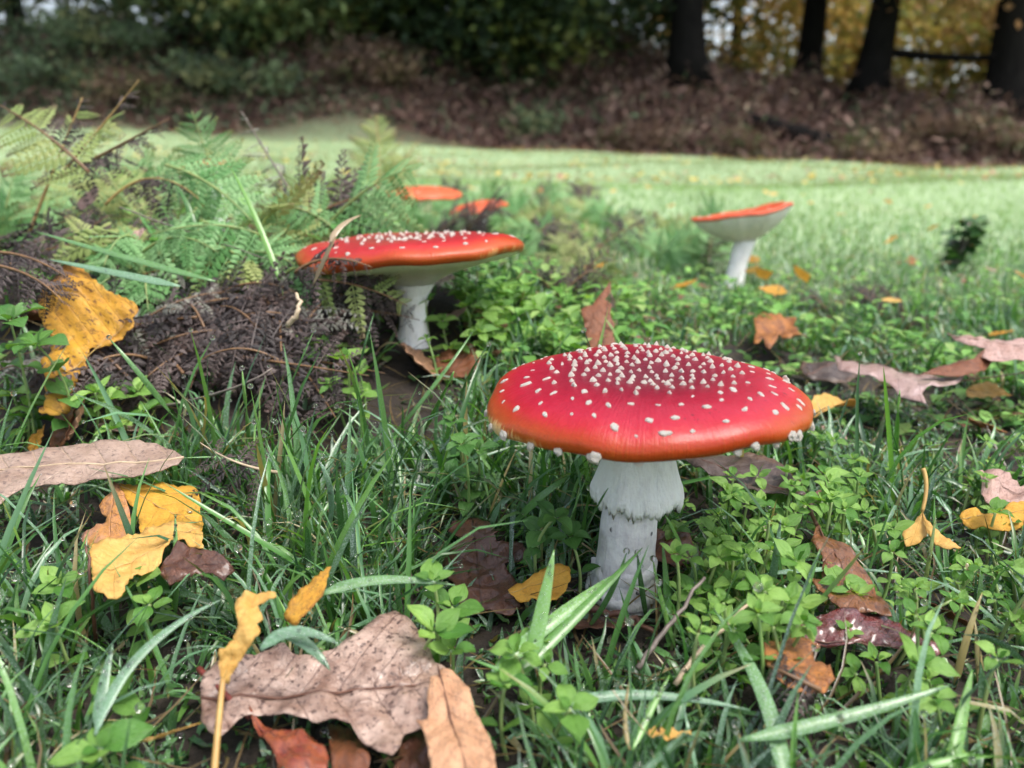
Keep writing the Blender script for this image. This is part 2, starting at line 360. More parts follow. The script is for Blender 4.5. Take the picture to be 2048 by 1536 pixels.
def cap_material(R0, name, dark=1.0, orange=0.0):
    m, nt = new_mat(name); oc = objco(nt)
    sx = nd(nt, 'ShaderNodeSeparateXYZ', {0: oc})
    rr = nd(nt, 'ShaderNodeVectorMath', {0: nd(nt, 'ShaderNodeCombineXYZ', {0: sx.outputs[0], 1: sx.outputs[1], 2: 0.0}).outputs[0]}, operation='LENGTH').outputs['Value']
    ang = mth(nt, 'ARCTAN2', sx.outputs[1], sx.outputs[0])
    pol = nd(nt, 'ShaderNodeCombineXYZ', {0: mth(nt, 'MULTIPLY', ang, 1.0), 1: mth(nt, 'DIVIDE', rr, R0), 2: mth(nt, 'DIVIDE', sx.outputs[2], R0)}).outputs[0]
    st = nd(nt, 'ShaderNodeMapping', {'Vector': pol, 'Scale': (34, 1.6, 1.6)}).outputs[0]
    streak = noise(nt, 2.0, 4, st, 0.6)
    big = noise(nt, 40 * 0.045 / R0, 3, oc)
    # edge coordinate: falls with z below the shoulder
    q = mth(nt, 'ADD', mth(nt, 'DIVIDE', rr, R0), mth(nt, 'MULTIPLY', mth(nt, 'DIVIDE', sx.outputs[2], R0), -0.75))
    q = mth(nt, 'ADD', q, mth(nt, 'MULTIPLY', mth(nt, 'SUBTRACT', streak, 0.5), 0.17))
    q = mth(nt, 'ADD', q, mth(nt, 'MULTIPLY', mth(nt, 'SUBTRACT', big, 0.5), 0.16))
    d = dark
    c = ramp(nt, mth(nt, 'MULTIPLY', q, 0.8), [(0.0, (0.12 * d, 0.006, 0.018)), (0.25, (0.17 * d, 0.006, 0.020)), (0.42, (0.26 * d, 0.006, 0.022)),
             (0.60, (0.35, 0.008, 0.026)), (0.69, (0.38, 0.012, 0.018)), (0.755, (0.36, 0.034, 0.007)), (0.845, (0.38, 0.075, 0.008)), (0.865, (0.70, 0.40, 0.14)), (0.9, (0.75, 0.55, 0.3))])
    if orange: c = mix(nt, orange, c, (0.66, 0.13, 0.045))
    dirt = noise(nt, 900 * 0.045 / R0, 2, oc)
    dm = mth(nt, 'MULTIPLY', ramp_f(nt, dirt, 0.66, 0.70), ramp_f(nt, big, 0.48, 0.60))
    c = mix(nt, mth(nt, 'MULTIPLY', dm, 0.85), c, (0.03, 0.012, 0.01))
    c = mix(nt, mth(nt, 'MULTIPLY', ramp_f(nt, streak, 0.5, 0.75), 0.35), c, mix(nt, 1.0, c, (0.62, 0.5, 0.7), 'MULTIPLY'))
    h = mth(nt, 'ADD', mth(nt, 'MULTIPLY', streak, 0.6), noise(nt, 260, 3, oc))
    p = nd(nt, 'ShaderNodeBsdfPrincipled', {'Base Color': c, 'Roughness': 0.38, 'Specular IOR Level': 0.28, 'Coat Weight': 0.16, 'Coat Roughness': 0.2,
            'Subsurface Weight': 0.06, 'Subsurface Radius': (0.003, 0.0008, 0.0004), 'Subsurface Scale': 1.0, 'Normal': bump(nt, h, 0.5, 0.0007)})
    finish(nt, p.outputs[0]); return m

def flesh_material(name, c1, c2, streak=True, dirt=0.0, low=None):
    m, nt = new_mat(name); oc = objco(nt)
    mp = nd(nt, 'ShaderNodeMapping', {'Vector': oc, 'Scale': (1, 1, 0.22)}).outputs[0]
    n1 = noise(nt, 420, 5, mp if streak else oc, 0.65)
    n2 = noise(nt, 150, 4, oc, 0.7)
    c = mix(nt, ramp_f(nt, n2, 0.42, 0.75), c1, c2)
    c = mix(nt, ramp_f(nt, n1, 0.5, 0.8), c, mix(nt, 1.0, c, (0.82, 0.80, 0.83), 'MULTIPLY'))
    if dirt > 0:
        vo = nd(nt, 'ShaderNodeTexVoronoi', {'Vector': oc, 'Scale': 190.0}).outputs['Distance']
        gate = ramp_f(nt, noise(nt, 95, 2, oc), 0.50, 0.55)
        c = mix(nt, mth(nt, 'MULTIPLY', mth(nt, 'MULTIPLY', ramp_f(nt, vo, 0.17, 0.13), gate), dirt), c, (0.02, 0.018, 0.018))
    p = nd(nt, 'ShaderNodeBsdfPrincipled', {'Base Color': c, 'Roughness': 0.62, 'Specular IOR Level': 0.3, 'Subsurface Weight': 0.15, 'Subsurface Radius': (0.004, 0.003, 0.002), 'Subsurface Scale': 1.0,
            'Normal': bump(nt, mth(nt, 'ADD', n1, mth(nt, 'MULTIPLY', n2, 0.8)), 0.85, 0.0014)})
    finish(nt, p.outputs[0]); return m
M_STIPE = flesh_material('stipe_white', (0.92, 0.91, 0.89), (0.60, 0.56, 0.58), True, 0.95)
M_SKIRT = flesh_material('skirt_white', (0.92, 0.92, 0.88), (0.86, 0.84, 0.78))
M_GILL = flesh_material('gill_cream', (0.88, 0.86, 0.78), (0.80, 0.77, 0.68))
M_WART = flesh_material('wart_cream', (0.92, 0.86, 0.75), (0.76, 0.67, 0.54), False)

m, nt = new_mat('dew'); 
p = nd(nt, 'ShaderNodeBsdfPrincipled', {'Base Color': (1, 1, 1, 1), 'Roughness': 0.0, 'IOR': 1.33, 'Transmission Weight': 1.0}); finish(nt, p.outputs[0]); M_DEW = m

# ------------------------------------------------------------------ ground
def build_ground():
    def axis(n, a, k, off=0):
        t = np.linspace(-1, 1, n); return off + a * np.sinh(k * t) / math.sinh(k)
    xs = axis(221, 90, 7.2); ys = np.concatenate([axis(121, 60, 6.6)[:60], axis(421, 110, 6.6)[210:]]) + 0.15
    ys = np.unique(np.round(ys, 6))
    X, Y = np.meshgrid(xs, ys); Z = terr(X, Y)
    v = np.stack([X, Y, Z], -1).reshape(-1, 3); nx = len(xs); ny = len(ys)
    i = np.arange((ny - 1))[:, None] * nx + np.arange(nx - 1)[None]
    q = np.stack([i, i + 1, i + nx + 1, i + nx], -1).reshape(-1, 4)
    o = obj('ground', mesh_np('ground', v, q), M_GROUND); tag(o, 'dark soil and turf of the meadow rising to a bracken bank', 'ground', kind='structure')
build_ground()

# ------------------------------------------------------------------ mushrooms
SUPPRESS = []   # (x0,y0,x1,y1,radius,scale) : turf kept short
def lathe(profile, nseg, rfun=None, zfun=None, center=(0, 0, 0)):
    prof = np.asarray(profile, float); a = np.arange(nseg) * 2 * math.pi / nseg
    V = []
    for i, (r, z) in enumerate(prof):
        rr = r * (rfun(a, i, z) if rfun else np.ones(nseg)); zz = z + (zfun(a, i, r) if zfun else np.zeros(nseg))
        V.append(np.stack([rr * np.cos(a), rr * np.sin(a), zz], -1))
    V = np.array(V).reshape(-1, 3); n = len(prof); q = []
    for i in range(n - 1):
        for j in range(nseg):
            k = (j + 1) % nseg; q.append((i * nseg + j, i * nseg + k, (i + 1) * nseg + k, (i + 1) * nseg + j))
    return V, np.array(q)
def spline_prof(pts, n):
    pts = np.asarray(pts, float); s = np.concatenate([[0], np.cumsum(np.linalg.norm(np.diff(pts, axis=0), axis=1))]); s /= s[-1]
    # catmull-rom by finite-difference hermite
    m = np.gradient(pts, s, axis=0); t = np.linspace(0, 1, n); out = []
    for x in t:
        i = min(np.searchsorted(s, x, 'right') - 1, len(s) - 2); h = s[i + 1] - s[i]; u = (x - s[i]) / h
        out.append((2*u**3-3*u**2+1)*pts[i] + (u**3-2*u**2+u)*h*m[i] + (-2*u**3+3*u**2)*pts[i+1] + (u**3-u**2)*h*m[i+1])
    return np.array(out)

def wart_mesh(kind, seed):
    r = random.Random(seed); bm = bmesh.new()
    if kind == 'spike':
        n = r.choice([4, 5, 5, 6]); base = []; midv = []
        for i in range(n):
            a = 2 * math.pi * (i + r.uniform(-.2, .2)) / n; q = r.uniform(.75, 1.1)
            base.append(bm.verts.new((math.cos(a) * q, math.sin(a) * q, -0.25)))
            midv.append(bm.verts.new((math.cos(a) * q * .62, math.sin(a) * q * .62, r.uniform(.30, .48))))
        top = bm.verts.new((r.uniform(-.15, .15), r.uniform(-.15, .15), r.uniform(.75, 1.15)))
        for i in range(n):
            k = (i + 1) % n; bm.faces.new((base[i], base[k], midv[k], midv[i])); bm.faces.new((midv[i], midv[k], top))
    elif kind == 'flat':
        n = r.choice([8, 9, 10]); base = []; midv = []; q = 1.0
        for i in range(n):
            a = 2 * math.pi * (i + r.uniform(-.3, .3)) / n; q = .5 * q + .5 * r.uniform(.25, 1.5)
            base.append(bm.verts.new((math.cos(a) * q * 1.35, math.sin(a) * q * .8, -0.2)))
            midv.append(bm.verts.new((math.cos(a) * q * 1.1, math.sin(a) * q * .62, r.uniform(.10, .34))))
        top = bm.verts.new((r.uniform(-.3, .3), r.uniform(-.2, .2), r.uniform(.25, .55)))
        for i in range(n):
            k = (i + 1) % n; bm.faces.new((base[i], base[k], midv[k], midv[i])); bm.faces.new((midv[i], midv[k], top))
    else:
        bmesh.ops.create_icosphere(bm, subdivisions=2, radius=.92)
        for v in bm.verts:
            f = 1 + 0.6 * mnoise.noise(v.co * 1.9 + Vector((seed, 0, 0))); v.co *= f; v.co.z *= .8; v.co.z += .25
            if v.co.z > .7: v.co.z = .7 + (v.co.z - .7) * .4
    me = bpy.data.meshes.new('wart'); bm.to_mesh(me); bm.free(); me.materials.append(M_WART)
    if kind == 'smooth': me.polygons.foreach_set('use_smooth', [True] * len(me.polygons))
    return me
W_SPIKE = [wart_mesh('spike', i) for i in range(7)]
W_FLAT = [wart_mesh('flat', i + 20) for i in range(6)]
W_LUMP = [wart_mesh('lump', i + 40) for i in range(5)]

def mushroom(label, base, cap_c, R0, cap_prof, under_prof, stem_r, tilt, ring, warts, seed, dark=1.0, wav=0.02, nseg=96, lean=None, cup_dep=None, orange=0.0):
    rnd = random.Random(seed); base = np.asarray(base, float); cap_c = np.asarray(cap_c, float)
    root = empty('fly_agaric', base, label, 'mushroom', 'fly agaric mushrooms in the turf')
    ph = [rnd.uniform(0, 6.28) for _ in range(6)]
    wob = lambda a: 1 + wav * np.sin(2 * a + ph[0]) + wav * .7 * np.sin(3 * a + ph[1]) + wav * .35 * np.sin(7 * a + ph[2]) + wav * .18 * np.sin(17 * a + ph[3])
    def rf(a, i, z): return wob(a)
    P = spline_prof(np.array(cap_prof) * R0, 44)
    Rmax = R0
    def zf(a, i, r):
        f = (r / Rmax) ** 3
        z = Rmax * f * (0.030 * np.sin(2 * a + ph[4]) + 0.018 * np.sin(5 * a + ph[5]) + 0.006 * np.sin(13 * a + ph[1]))
        if cup_dep: z = z - cup_dep[0] * np.exp(-(((r * np.cos(a)) - cup_dep[1]) ** 2 + ((r * np.sin(a)) - cup_dep[2]) ** 2) / cup_dep[3] ** 2)
        return z
    V, Q = lathe(P, nseg, rf, zf)
    Mc = Matrix.Translation(Vector(cap_c - base)) @ Matrix.Rotation(R(tilt[1]), 4, 'Y') @ Matrix.Rotation(R(tilt[0]), 4, 'X')
    me = mesh_np('cap', V, Q)
    cap_o = obj('cap', me, cap_material(R0, 'cap_skin', dark, orange), root, Mc)
    # gills: radial ridges
    U = spline_prof(np.array(under_prof) * R0, 14); ng = nseg * 3
    def zg(a, i, r):
        k = np.arange(ng) % 2; f = min(1, i / 2.0) * (1 if i < 13 else 0); z = -0.010 * R0 * k * f
        w = (r / Rmax) ** 3
        return z + Rmax * w * (0.030 * np.sin(2 * a + ph[4]) + 0.018 * np.sin(5 * a + ph[5]))
    Vg, Qg = lathe(U, ng, rf, zg)
    obj('gills', mesh_np('gills', Vg, Qg[:, ::-1]), M_GILL, root, Mc)
    # stem
    junction = np.array(Mc @ Vector((0, 0, under_prof[-1][1] * R0 + 0.02 * R0)))
    n = 40; t = np.linspace(0, 1, n)
    mid = np.array([0, 0, junction[2] * .5]) + (np.array(lean) if lean is not None else 0) + np.array([junction[0], junction[1], 0]) * .35
    cl = bez((0, 0, -0.004), mid, junction, n)
    rad = np.interp(t, [k[0] for k in stem_r], [k[1] for k in stem_r])
    sides = 40; a = np.arange(sides) * 2 * math.pi / sides
    V = []
    for i in range(n):
        nb = np.array([mnoise.noise(Vector((math.cos(x) * 1.3 + seed, math.sin(x) * 1.3, t[i] * 5))) for x in a])
        nf = np.array([mnoise.noise(Vector((math.cos(x) * 6 + seed, math.sin(x) * 6, t[i] * 14))) for x in a])
        rr = rad[i] * (1 + 0.05 * nb + 0.025 * nf)
        V.append(cl[i] + np.stack([rr * np.cos(a), rr * np.sin(a), np.zeros(sides)], -1))
    V = np.array(V).reshape(-1, 3); q = [(i * sides + j, i * sides + (j + 1) % sides, (i + 1) * sides + (j + 1) % sides, (i + 1) * sides + j) for i in range(n - 1) for j in range(sides)]
    stem_o = obj('stem', mesh_np('stem', V, q), M_STIPE if ring else M_SKIRT, root)
    # ring (skirt)
    if ring:
        z0, z1, r0, r1 = ring; ns = 160; rows = 18; aa = np.arange(ns) * 2 * math.pi / ns; V = []; tt = np.linspace(0, 1, rows)
        cen = lambda z: np.array([np.interp(z, cl[:, 2], cl[:, 0]), np.interp(z, cl[:, 2], cl[:, 1]), 0])
        teeth = np.array([mnoise.noise(Vector((math.cos(x) * 5.5 + seed, math.sin(x) * 5.5, 0))) + .7 * (mnoise.noise(Vector((math.cos(x) * 19, math.sin(x) * 19, 3))) > .12) + .35 * mnoise.noise(Vector((math.cos(x) * 40, math.sin(x) * 40, 9))) for x in aa])
        wv = np.array([mnoise.noise(Vector((math.cos(x) * 1.5 + seed * 2, math.sin(x) * 1.5, 5))) for x in aa])
        for u in tt:
            z = z0 + (z1 - z0) * u - (teeth * (z0 - z1) * .12) * max(0, (u - .80) / .20) + wv * (z0 - z1) * .14 * u
            rr = r0 + (r1 - r0) * (u ** 1.6) * (1 + .28 * np.cos(aa - .3)) + wv * r1 * .16 * u * u + r1 * .02 * np.sin(aa * 5 + ph[0]) * u * u - r1 * .10 * max(0, (u - .93) / .07)
            c = cen(z0 + (z1 - z0) * u); V.append(np.stack([c[0] + rr * np.cos(aa), c[1] + rr * np.sin(aa), z + 0 * aa], -1))
        V = np.array(V).reshape(-1, 3); q = [(i * ns + j, i * ns + (j + 1) % ns, (i + 1) * ns + (j + 1) % ns, (i + 1) * ns + j) for i in range(rows - 1) for j in range(ns)]
        o = obj('skirt', mesh_np('skirt', V, q), M_SKIRT, stem_o); s = o.modifiers.new('thick', 'SOLIDIFY'); s.thickness = 0.0006; s.offset = -1
        # scaly collars at the swollen base
        for (zc, k) in ((0.0100, 1.01), (0.003, 1.04)):
            V = []; rb = np.interp(zc / max(junction[2], 1e-6), t, rad) * k; pp = [(-.0030, .84), (-.0016, .98), (-.0004, 1.03), (.0010, 1.03), (.0022, .98), (.0026, .86)]; s2 = 72; a2 = np.arange(s2) * 2 * math.pi / s2
            for dz, rk in pp:
                nb = np.array([mnoise.noise(Vector((math.cos(x) * 2.5 + zc * 900, math.sin(x) * 2.5, dz * 200))) for x in a2]); nf = np.array([mnoise.noise(Vector((math.cos(x) * 11 + zc * 900, math.sin(x) * 11, dz * 500))) for x in a2])
                rr = rb * rk * .97 * (1 + .05 * nb + .022 * nf); c = cen(zc); V.append(np.stack([c[0] + rr * np.cos(a2), c[1] + rr * np.sin(a2), zc + dz + nb * .003 + nf * .0008], -1))
            V = np.array(V).reshape(-1, 3); q = [(i * s2 + j, i * s2 + (j + 1) % s2, (i + 1) * s2 + (j + 1) % s2, (i + 1) * s2 + j) for i in range(len(pp) - 1) for j in range(s2)]
            obj('base_collar', mesh_np('base_collar', V, q), M_STIPE, stem_o)
    # warts
    PM = P[:int(np.argmax(P[:, 0])) + 1]
    def cap_pt(r, ang):
        r_ = r; z = np.interp(r_, PM[:, 0], PM[:, 1]); 
        dz = (np.interp(r_ + .0005, PM[:, 0], PM[:, 1]) - np.interp(r_ - .0005, PM[:, 0], PM[:, 1])) / .001
        aa = np.array([ang]); w = wob(aa)[0]; zz = z + zf(aa, 0, r_)[0]
        p = Vector((r_ * w * math.cos(ang), r_ * w * math.sin(ang), zz)); nrm = Vector((-dz * math.cos(ang), -dz * math.sin(ang), 1)).normalized(); return p, nrm
    pts = []
    tries = 0
    while len(pts) < warts['n'] and tries < 14000:
        tries += 1; r = R0 * math.sqrt(rnd.random()) * warts['rmax']; ang = rnd.uniform(0, 2 * math.pi)
        x, y = r * math.cos(ang), r * math.sin(ang)
        ox = warts.get('ofs', (0, 0)); rel = math.hypot(x - ox[0], y - ox[1]) / R0
        sp = np.interp(rel, [0, .42, .60, .72, .95], [warts['s0'], warts['s0'] * 1.12, warts['s0'] * 1.5, warts['s1'], warts['s1'] * 1.05])
        if all((x - a0) ** 2 + (y - b0) ** 2 > sp * sp for a0, b0, *_ in pts): pts.append((x, y, r, ang, rel))
    for x, y, r, ang, rel in pts:
        p, nrm = cap_pt(r, ang); fl = rel > .66
        me = rnd.choice(W_FLAT if fl else W_SPIKE); s = warts['size'] * (rnd.uniform(.75, 1.15) if not fl else rnd.uniform(.45, 1.2))
        q = nrm.to_track_quat('Z', 'Y').to_matrix().to_4x4()
        obj('wart', me, None, cap_o, Matrix.Translation(p) @ q @ Matrix.Rotation(rnd.uniform(0, 6.28) if not fl else ang + 1.57 + rnd.uniform(-.5, .5), 4, 'Z') @ Matrix.Diagonal((s, s, s * rnd.uniform(.85, 1.15), 1)))
    # lumps on the rim
    for ang, zoff, s in warts.get('rim', ()):
        ang = R(ang); i = int(np.argmin(np.abs(P[:, 1] - max(zoff * .65, -.1) * R0) + (P[:, 0] < .8 * R0) * 9)); r, z = P[i]
        aa = np.array([ang]); w = wob(aa)[0]; p = Vector((r * w * math.cos(ang), r * w * math.sin(ang), z + zf(aa, 0, r)[0]))
        nrm = Vector((math.cos(ang), math.sin(ang), .25)).normalized()
        obj('wart', rnd.choice(W_LUMP), None, cap_o, Matrix.Translation(p) @ nrm.to_track_quat('Z', 'Y').to_matrix().to_4x4() @ Matrix.Rotation(rnd.uniform(0, 6), 4, 'Z') @ Matrix.Diagonal((s * .9, s * 1.05, s * .8, 1)))
    SUPPRESS.append((base[0], base[1], base[0], base[1], stem_r[0][1] * 1.5, 0.0))
    return root

CAPP = [(0, .155), (.2, .165), (.42, .165), (.6, .152), (.75, .125), (.87, .085), (.95, .04), (.998, -.015), (1.0, -.05), (.985, -.080), (.965, -.088)]
UNDP = [(.968, -.086), (.9, -.075), (.7, -.085), (.45, -.09), (.22, -.10), (.17, -.11)]
m1c = D(1292, 788, 0.235); m1b = D(1240, 1207, 0.2525); m1b[2] = terr(m1b[0], m1b[1])
mushroom('large crimson fly agaric with pointed white warts and ragged skirt above fallen oak leaves', m1b, m1c, 0.0440, CAPP, UNDP,
         [(0, .0108), (.12, .0100), (.25, .0088), (.5, .0081), (.75, .0080), (.95, .0086), (1, .0095)], (1.2, -1.0),
         (0.0560, 0.0335, .0082, .0134), dict(n=284, rmax=.93, s0=.00275, s1=.0052, size=.00118, ofs=(0, .006),
         rim=[(-163, -.06, .0014), (-152, -.06, .0016), (-139, -.11, .0014), (-128, -.12, .0013), (-115, -.10, .0019), (-101, -.14, .0012), (-62, -.10, .0014), (-68, -.14, .0015), (-52, -.13, .0012), (-46, -.08, .0016), (-40, -.11, .0019), (-22, -.10, .0017), (-12, -.06, .0011), (12, .04, .0016), (20, .03, .0014), (185, -.08, .0013)]), 3,
         cup_dep=(.0016, .006, -.004, .014))
m2c = D(822, 494, 0.40); m2b = G(826, 676); 
CAP2 = [(0, .075), (.25, .085), (.5, .09), (.7, .085), (.85, .065), (.95, .02), (1.0, -.035), (.985, -.075), (.96, -.09)]
UND2 = [(.962, -.088), (.85, -.12), (.65, -.16), (.42, -.215), (.25, -.28), (.16, -.34)]
mushroom('flat red fly agaric crowded with white warts half hidden behind dead bracken', m2b, m2c, 0.0545, CAP2, UND2,
         [(0, .0085), (.1, .0080), (.3, .0068), (.55, .0063), (.8, .0075), (1, .0105)], (-2.0, -3.0), None,
         dict(n=170, rmax=.92, s0=.0050, s1=.0085, size=.0014), 11, 1.2, .02, orange=.12)
m5b = G(1464, 574); dm5 = np.dot(m5b - CAM, FW); m5c = D(1488, 452, dm5)
CAP5 = [(0, .10), (.25, .12), (.5, .19), (.72, .26), (.88, .315), (.96, .32), (1.0, .285), (.985, .25), (.97, .245)]
UND5 = [(.972, .246), (.88, .13), (.7, -.04), (.5, -.17), (.32, -.26), (.2, -.31)]
mushroom('upturned fly agaric showing its white gills like a bowl', m5b, m5c, 190 / FPX * dm5 / 2, CAP5, UND5,
         [(0, .010), (.15, .0092), (.5, .0085), (1, .0105)], (-4, -10), None, dict(n=22, rmax=.9, s0=.012, s1=.016, size=.0016), 21, 1.1, .05, 72, orange=.75)
CAP3 = [(0, .22), (.25, .215), (.5, .19), (.7, .145), (.85, .09), (.95, .03), (1.0, -.03), (.98, -.07), (.95, -.08)]
UND3 = [(.952, -.078), (.85, -.07), (.65, -.08), (.42, -.10), (.25, -.13), (.16, -.15)]
for (px, py, dep, w, tl, lab, sd) in ((848, 389, 1.12, 150, (0, 1), 'domed orange red fly agaric sunk among the ferns', 31), (957, 416, 1.0, 118, (3, -9), 'tilted pinkish red fly agaric behind the ferns beside the domed one', 32), (428, 328, 0.98, 70, (0, 0), 'small orange cap mostly screened by green bracken fronds', 33)):
    c = D(px, py, dep); b = c.copy(); b[2] = terr(b[0], b[1]) - .002; Rr = w / FPX * dep / 2
    mushroom(lab, b, c, Rr, CAP3, UND3, [(0, .011), (.2, .009), (1, .0085)], tl, None, dict(n=14, rmax=.85, s0=.012, s1=.018, size=.0014), sd, 1.5, .02, 64, orange=.85)

SUPPRESS.append((m2b[0] + .006, m2b[1] - .055, m2b[0] + .004, m2b[1] - .005, .020, .38))
# ------------------------------------------------------------------ fallen leaves
def shape_w(kind, u, t):
    s = np.sign(t); k = np.abs(np.sin(np.pi * u))
    if kind == 'birch':
        w = np.interp(u, [0, .04, .15, .3, .45, .7, .9, 1], [.02, .16, .36, .44, .40, .23, .07, 0.0]); w = w + .022 * ((u * 15) % 1) * (w > .05)
    elif kind == 'oak':
        w = np.interp(u, [0, .06, .16, .22, .30, .36, .45, .52, .60, .67, .76, .83, .92, 1], [.03, .06, .17, .13, .26, .19, .36, .26, .40, .27, .34, .24, .22, .02])
        w = w * (1 + .06 * s * np.sin(u * 9))
    elif kind == 'lance':
        w = .16 * k ** .75 + .004 * ((u * 18) % 1)
    elif kind == 'beech':
        w = .31 * np.sin(np.pi * np.clip(u, 0, 1) ** .9) ** .8 + .008 * np.sin(u * 60)
    else:
        w = .28 * k ** .7
    return w
LEAF_N = 0
def leaf_grid(kind, L, fold, curl, cup, twist, crumple, seed, wid, nu=44, nv=21, bite=0.0):
    u = np.linspace(0, 1, nu)[:, None] * np.ones((1, nv)); t = np.linspace(-1, 1, nv)[None] * np.ones((nu, 1))
    w = shape_w(kind, u, t) * wid * L
    if bite:
        nb = np.array([[mnoise.noise(Vector((a * 4 + seed, (1 if b > 0 else 5), seed * 1.7))) for b in t[0]] for a in u[:, 0]]); w = w * (1 - bite * np.clip(nb, 0, 1))
    x = t * w; y = u * L; z = fold * np.abs(x) + cup * (x ** 2) / (L * .3)
    f1 = 2 * math.pi / (L * .55)
    r = random.Random(seed); p = [r.uniform(0, 6.28) for _ in range(6)]
    am = crumple * L
    z = z + am * (np.sin(x * f1 * 1.3 + y * f1 + p[0]) + .6 * np.sin(-x * f1 * 2.2 + y * f1 * 1.9 + p[1]) + .35 * np.sin(x * f1 * 5 + p[2]) * np.sin(y * f1 * 4 + p[3]) + .9 * (np.abs(t) ** 3) * np.sin(y * f1 * 2.6 + p[4] + t))
    # curl along the length
    if abs(curl) > 1e-4:
        th = curl * u; rad = L / curl; yc = rad * np.sin(th); zc = rad * (1 - np.cos(th)); y2 = yc - z * np.sin(th); z2 = zc + z * np.cos(th); y, z = y2, z2
    if twist:
        a = twist * u; x, z = x * np.cos(a) - z * np.sin(a), x * np.sin(a) + z * np.cos(a)
    V = np.stack([x, y, z], -1)
    i = np.arange(nu - 1)[:, None] * nv + np.arange(nv - 1)[None]
    q = np.stack([i, i + 1, i + nv + 1, i + nv], -1).reshape(-1, 4)
    luv = np.stack([u, t, np.full_like(u, seed * .37)], -1).reshape(-1, 3)
    return V, q, luv
def leaf(label, B, T, kind, mat, wid=1.0, roll=0.0, fold=.1, curl=.3, cup=0.0, twist=0.0, crumple=.012, stalk=None, smat=None, name='fallen_leaf', group=None, bite=0.0, sup=True, upv=None, sub='oak leaf', cat='leaf', stalk_to=None):
    global LEAF_N; LEAF_N += 1; seed = LEAF_N
    B = np.asarray(B, float); T = np.asarray(T, float); ch = np.linalg.norm(T - B)
    L = ch / max(.35, (math.sin(curl / 2) / (curl / 2) if abs(curl) > 1e-3 else 1))
    V, q, luv = leaf_grid(kind, L, fold, curl, cup, twist, crumple, seed, wid, bite=bite)
    mid = V[:, V.shape[1] // 2]; tipv = mid[-1] - mid[0]; V = V - mid[0]
    yl = tipv / np.linalg.norm(tipv); xl = np.array([1.0, 0, 0]); xl = xl - yl * (xl @ yl); xl /= np.linalg.norm(xl); zl = np.cross(xl, yl)
    Y = (T - B) / ch; up = np.array([0, 0, 1.0]) if upv is None else np.asarray(upv, float); X = np.cross(Y, up)
    if np.linalg.norm(X) < .05: X = np.cross(Y, np.array([0, -1.0, 0.1]))
    X /= np.linalg.norm(X); Z = np.cross(X, Y); c, s = math.cos(R(roll)), math.sin(R(roll)); X, Z = X * c + Z * s, Z * c - X * s
    Mx = np.outer(X, xl) + np.outer(Y, yl) + np.outer(Z, zl); V = V @ Mx.T
    root = empty(name, B, label, cat, group)
    o = obj('blade', mesh_np('blade', V.reshape(-1, 3), q, luv=luv), mat, root); sm = o.modifiers.new('thick', 'SOLIDIFY'); sm.thickness = min(.00035, L * .006); sm.offset = 0
    mid = V[:, V.shape[1] // 2]; n = len(mid)
    smat = smat or M_PETB
    r0 = L * .011
    mo = obj('midrib', mesh_np('midrib', *tube(mid[::2], np.linspace(r0, r0 * .25, len(mid[::2])), 5)), smat, o)
    if stalk:
        d = mid[0] - mid[2]; d /= np.linalg.norm(d) + 1e-9
        e = (np.asarray(stalk_to, float) - B) if stalk_to is not None else d * stalk + np.array([0, 0, stalk * .15])
        pts = bez((0, 0, 0), d * np.linalg.norm(e) * .5, e, 10)
        obj('stalk', mesh_np('stalk', *tube(pts, np.linspace(r0 * 1.05, r0 * 1.25, 10), 6)), smat, root)
    if sup: SUPPRESS.append((B[0], B[1], T[0], T[1], ch * .24 * wid + .003, .22))
    return root
from mathutils.geometry import delaunay_2d_cdt
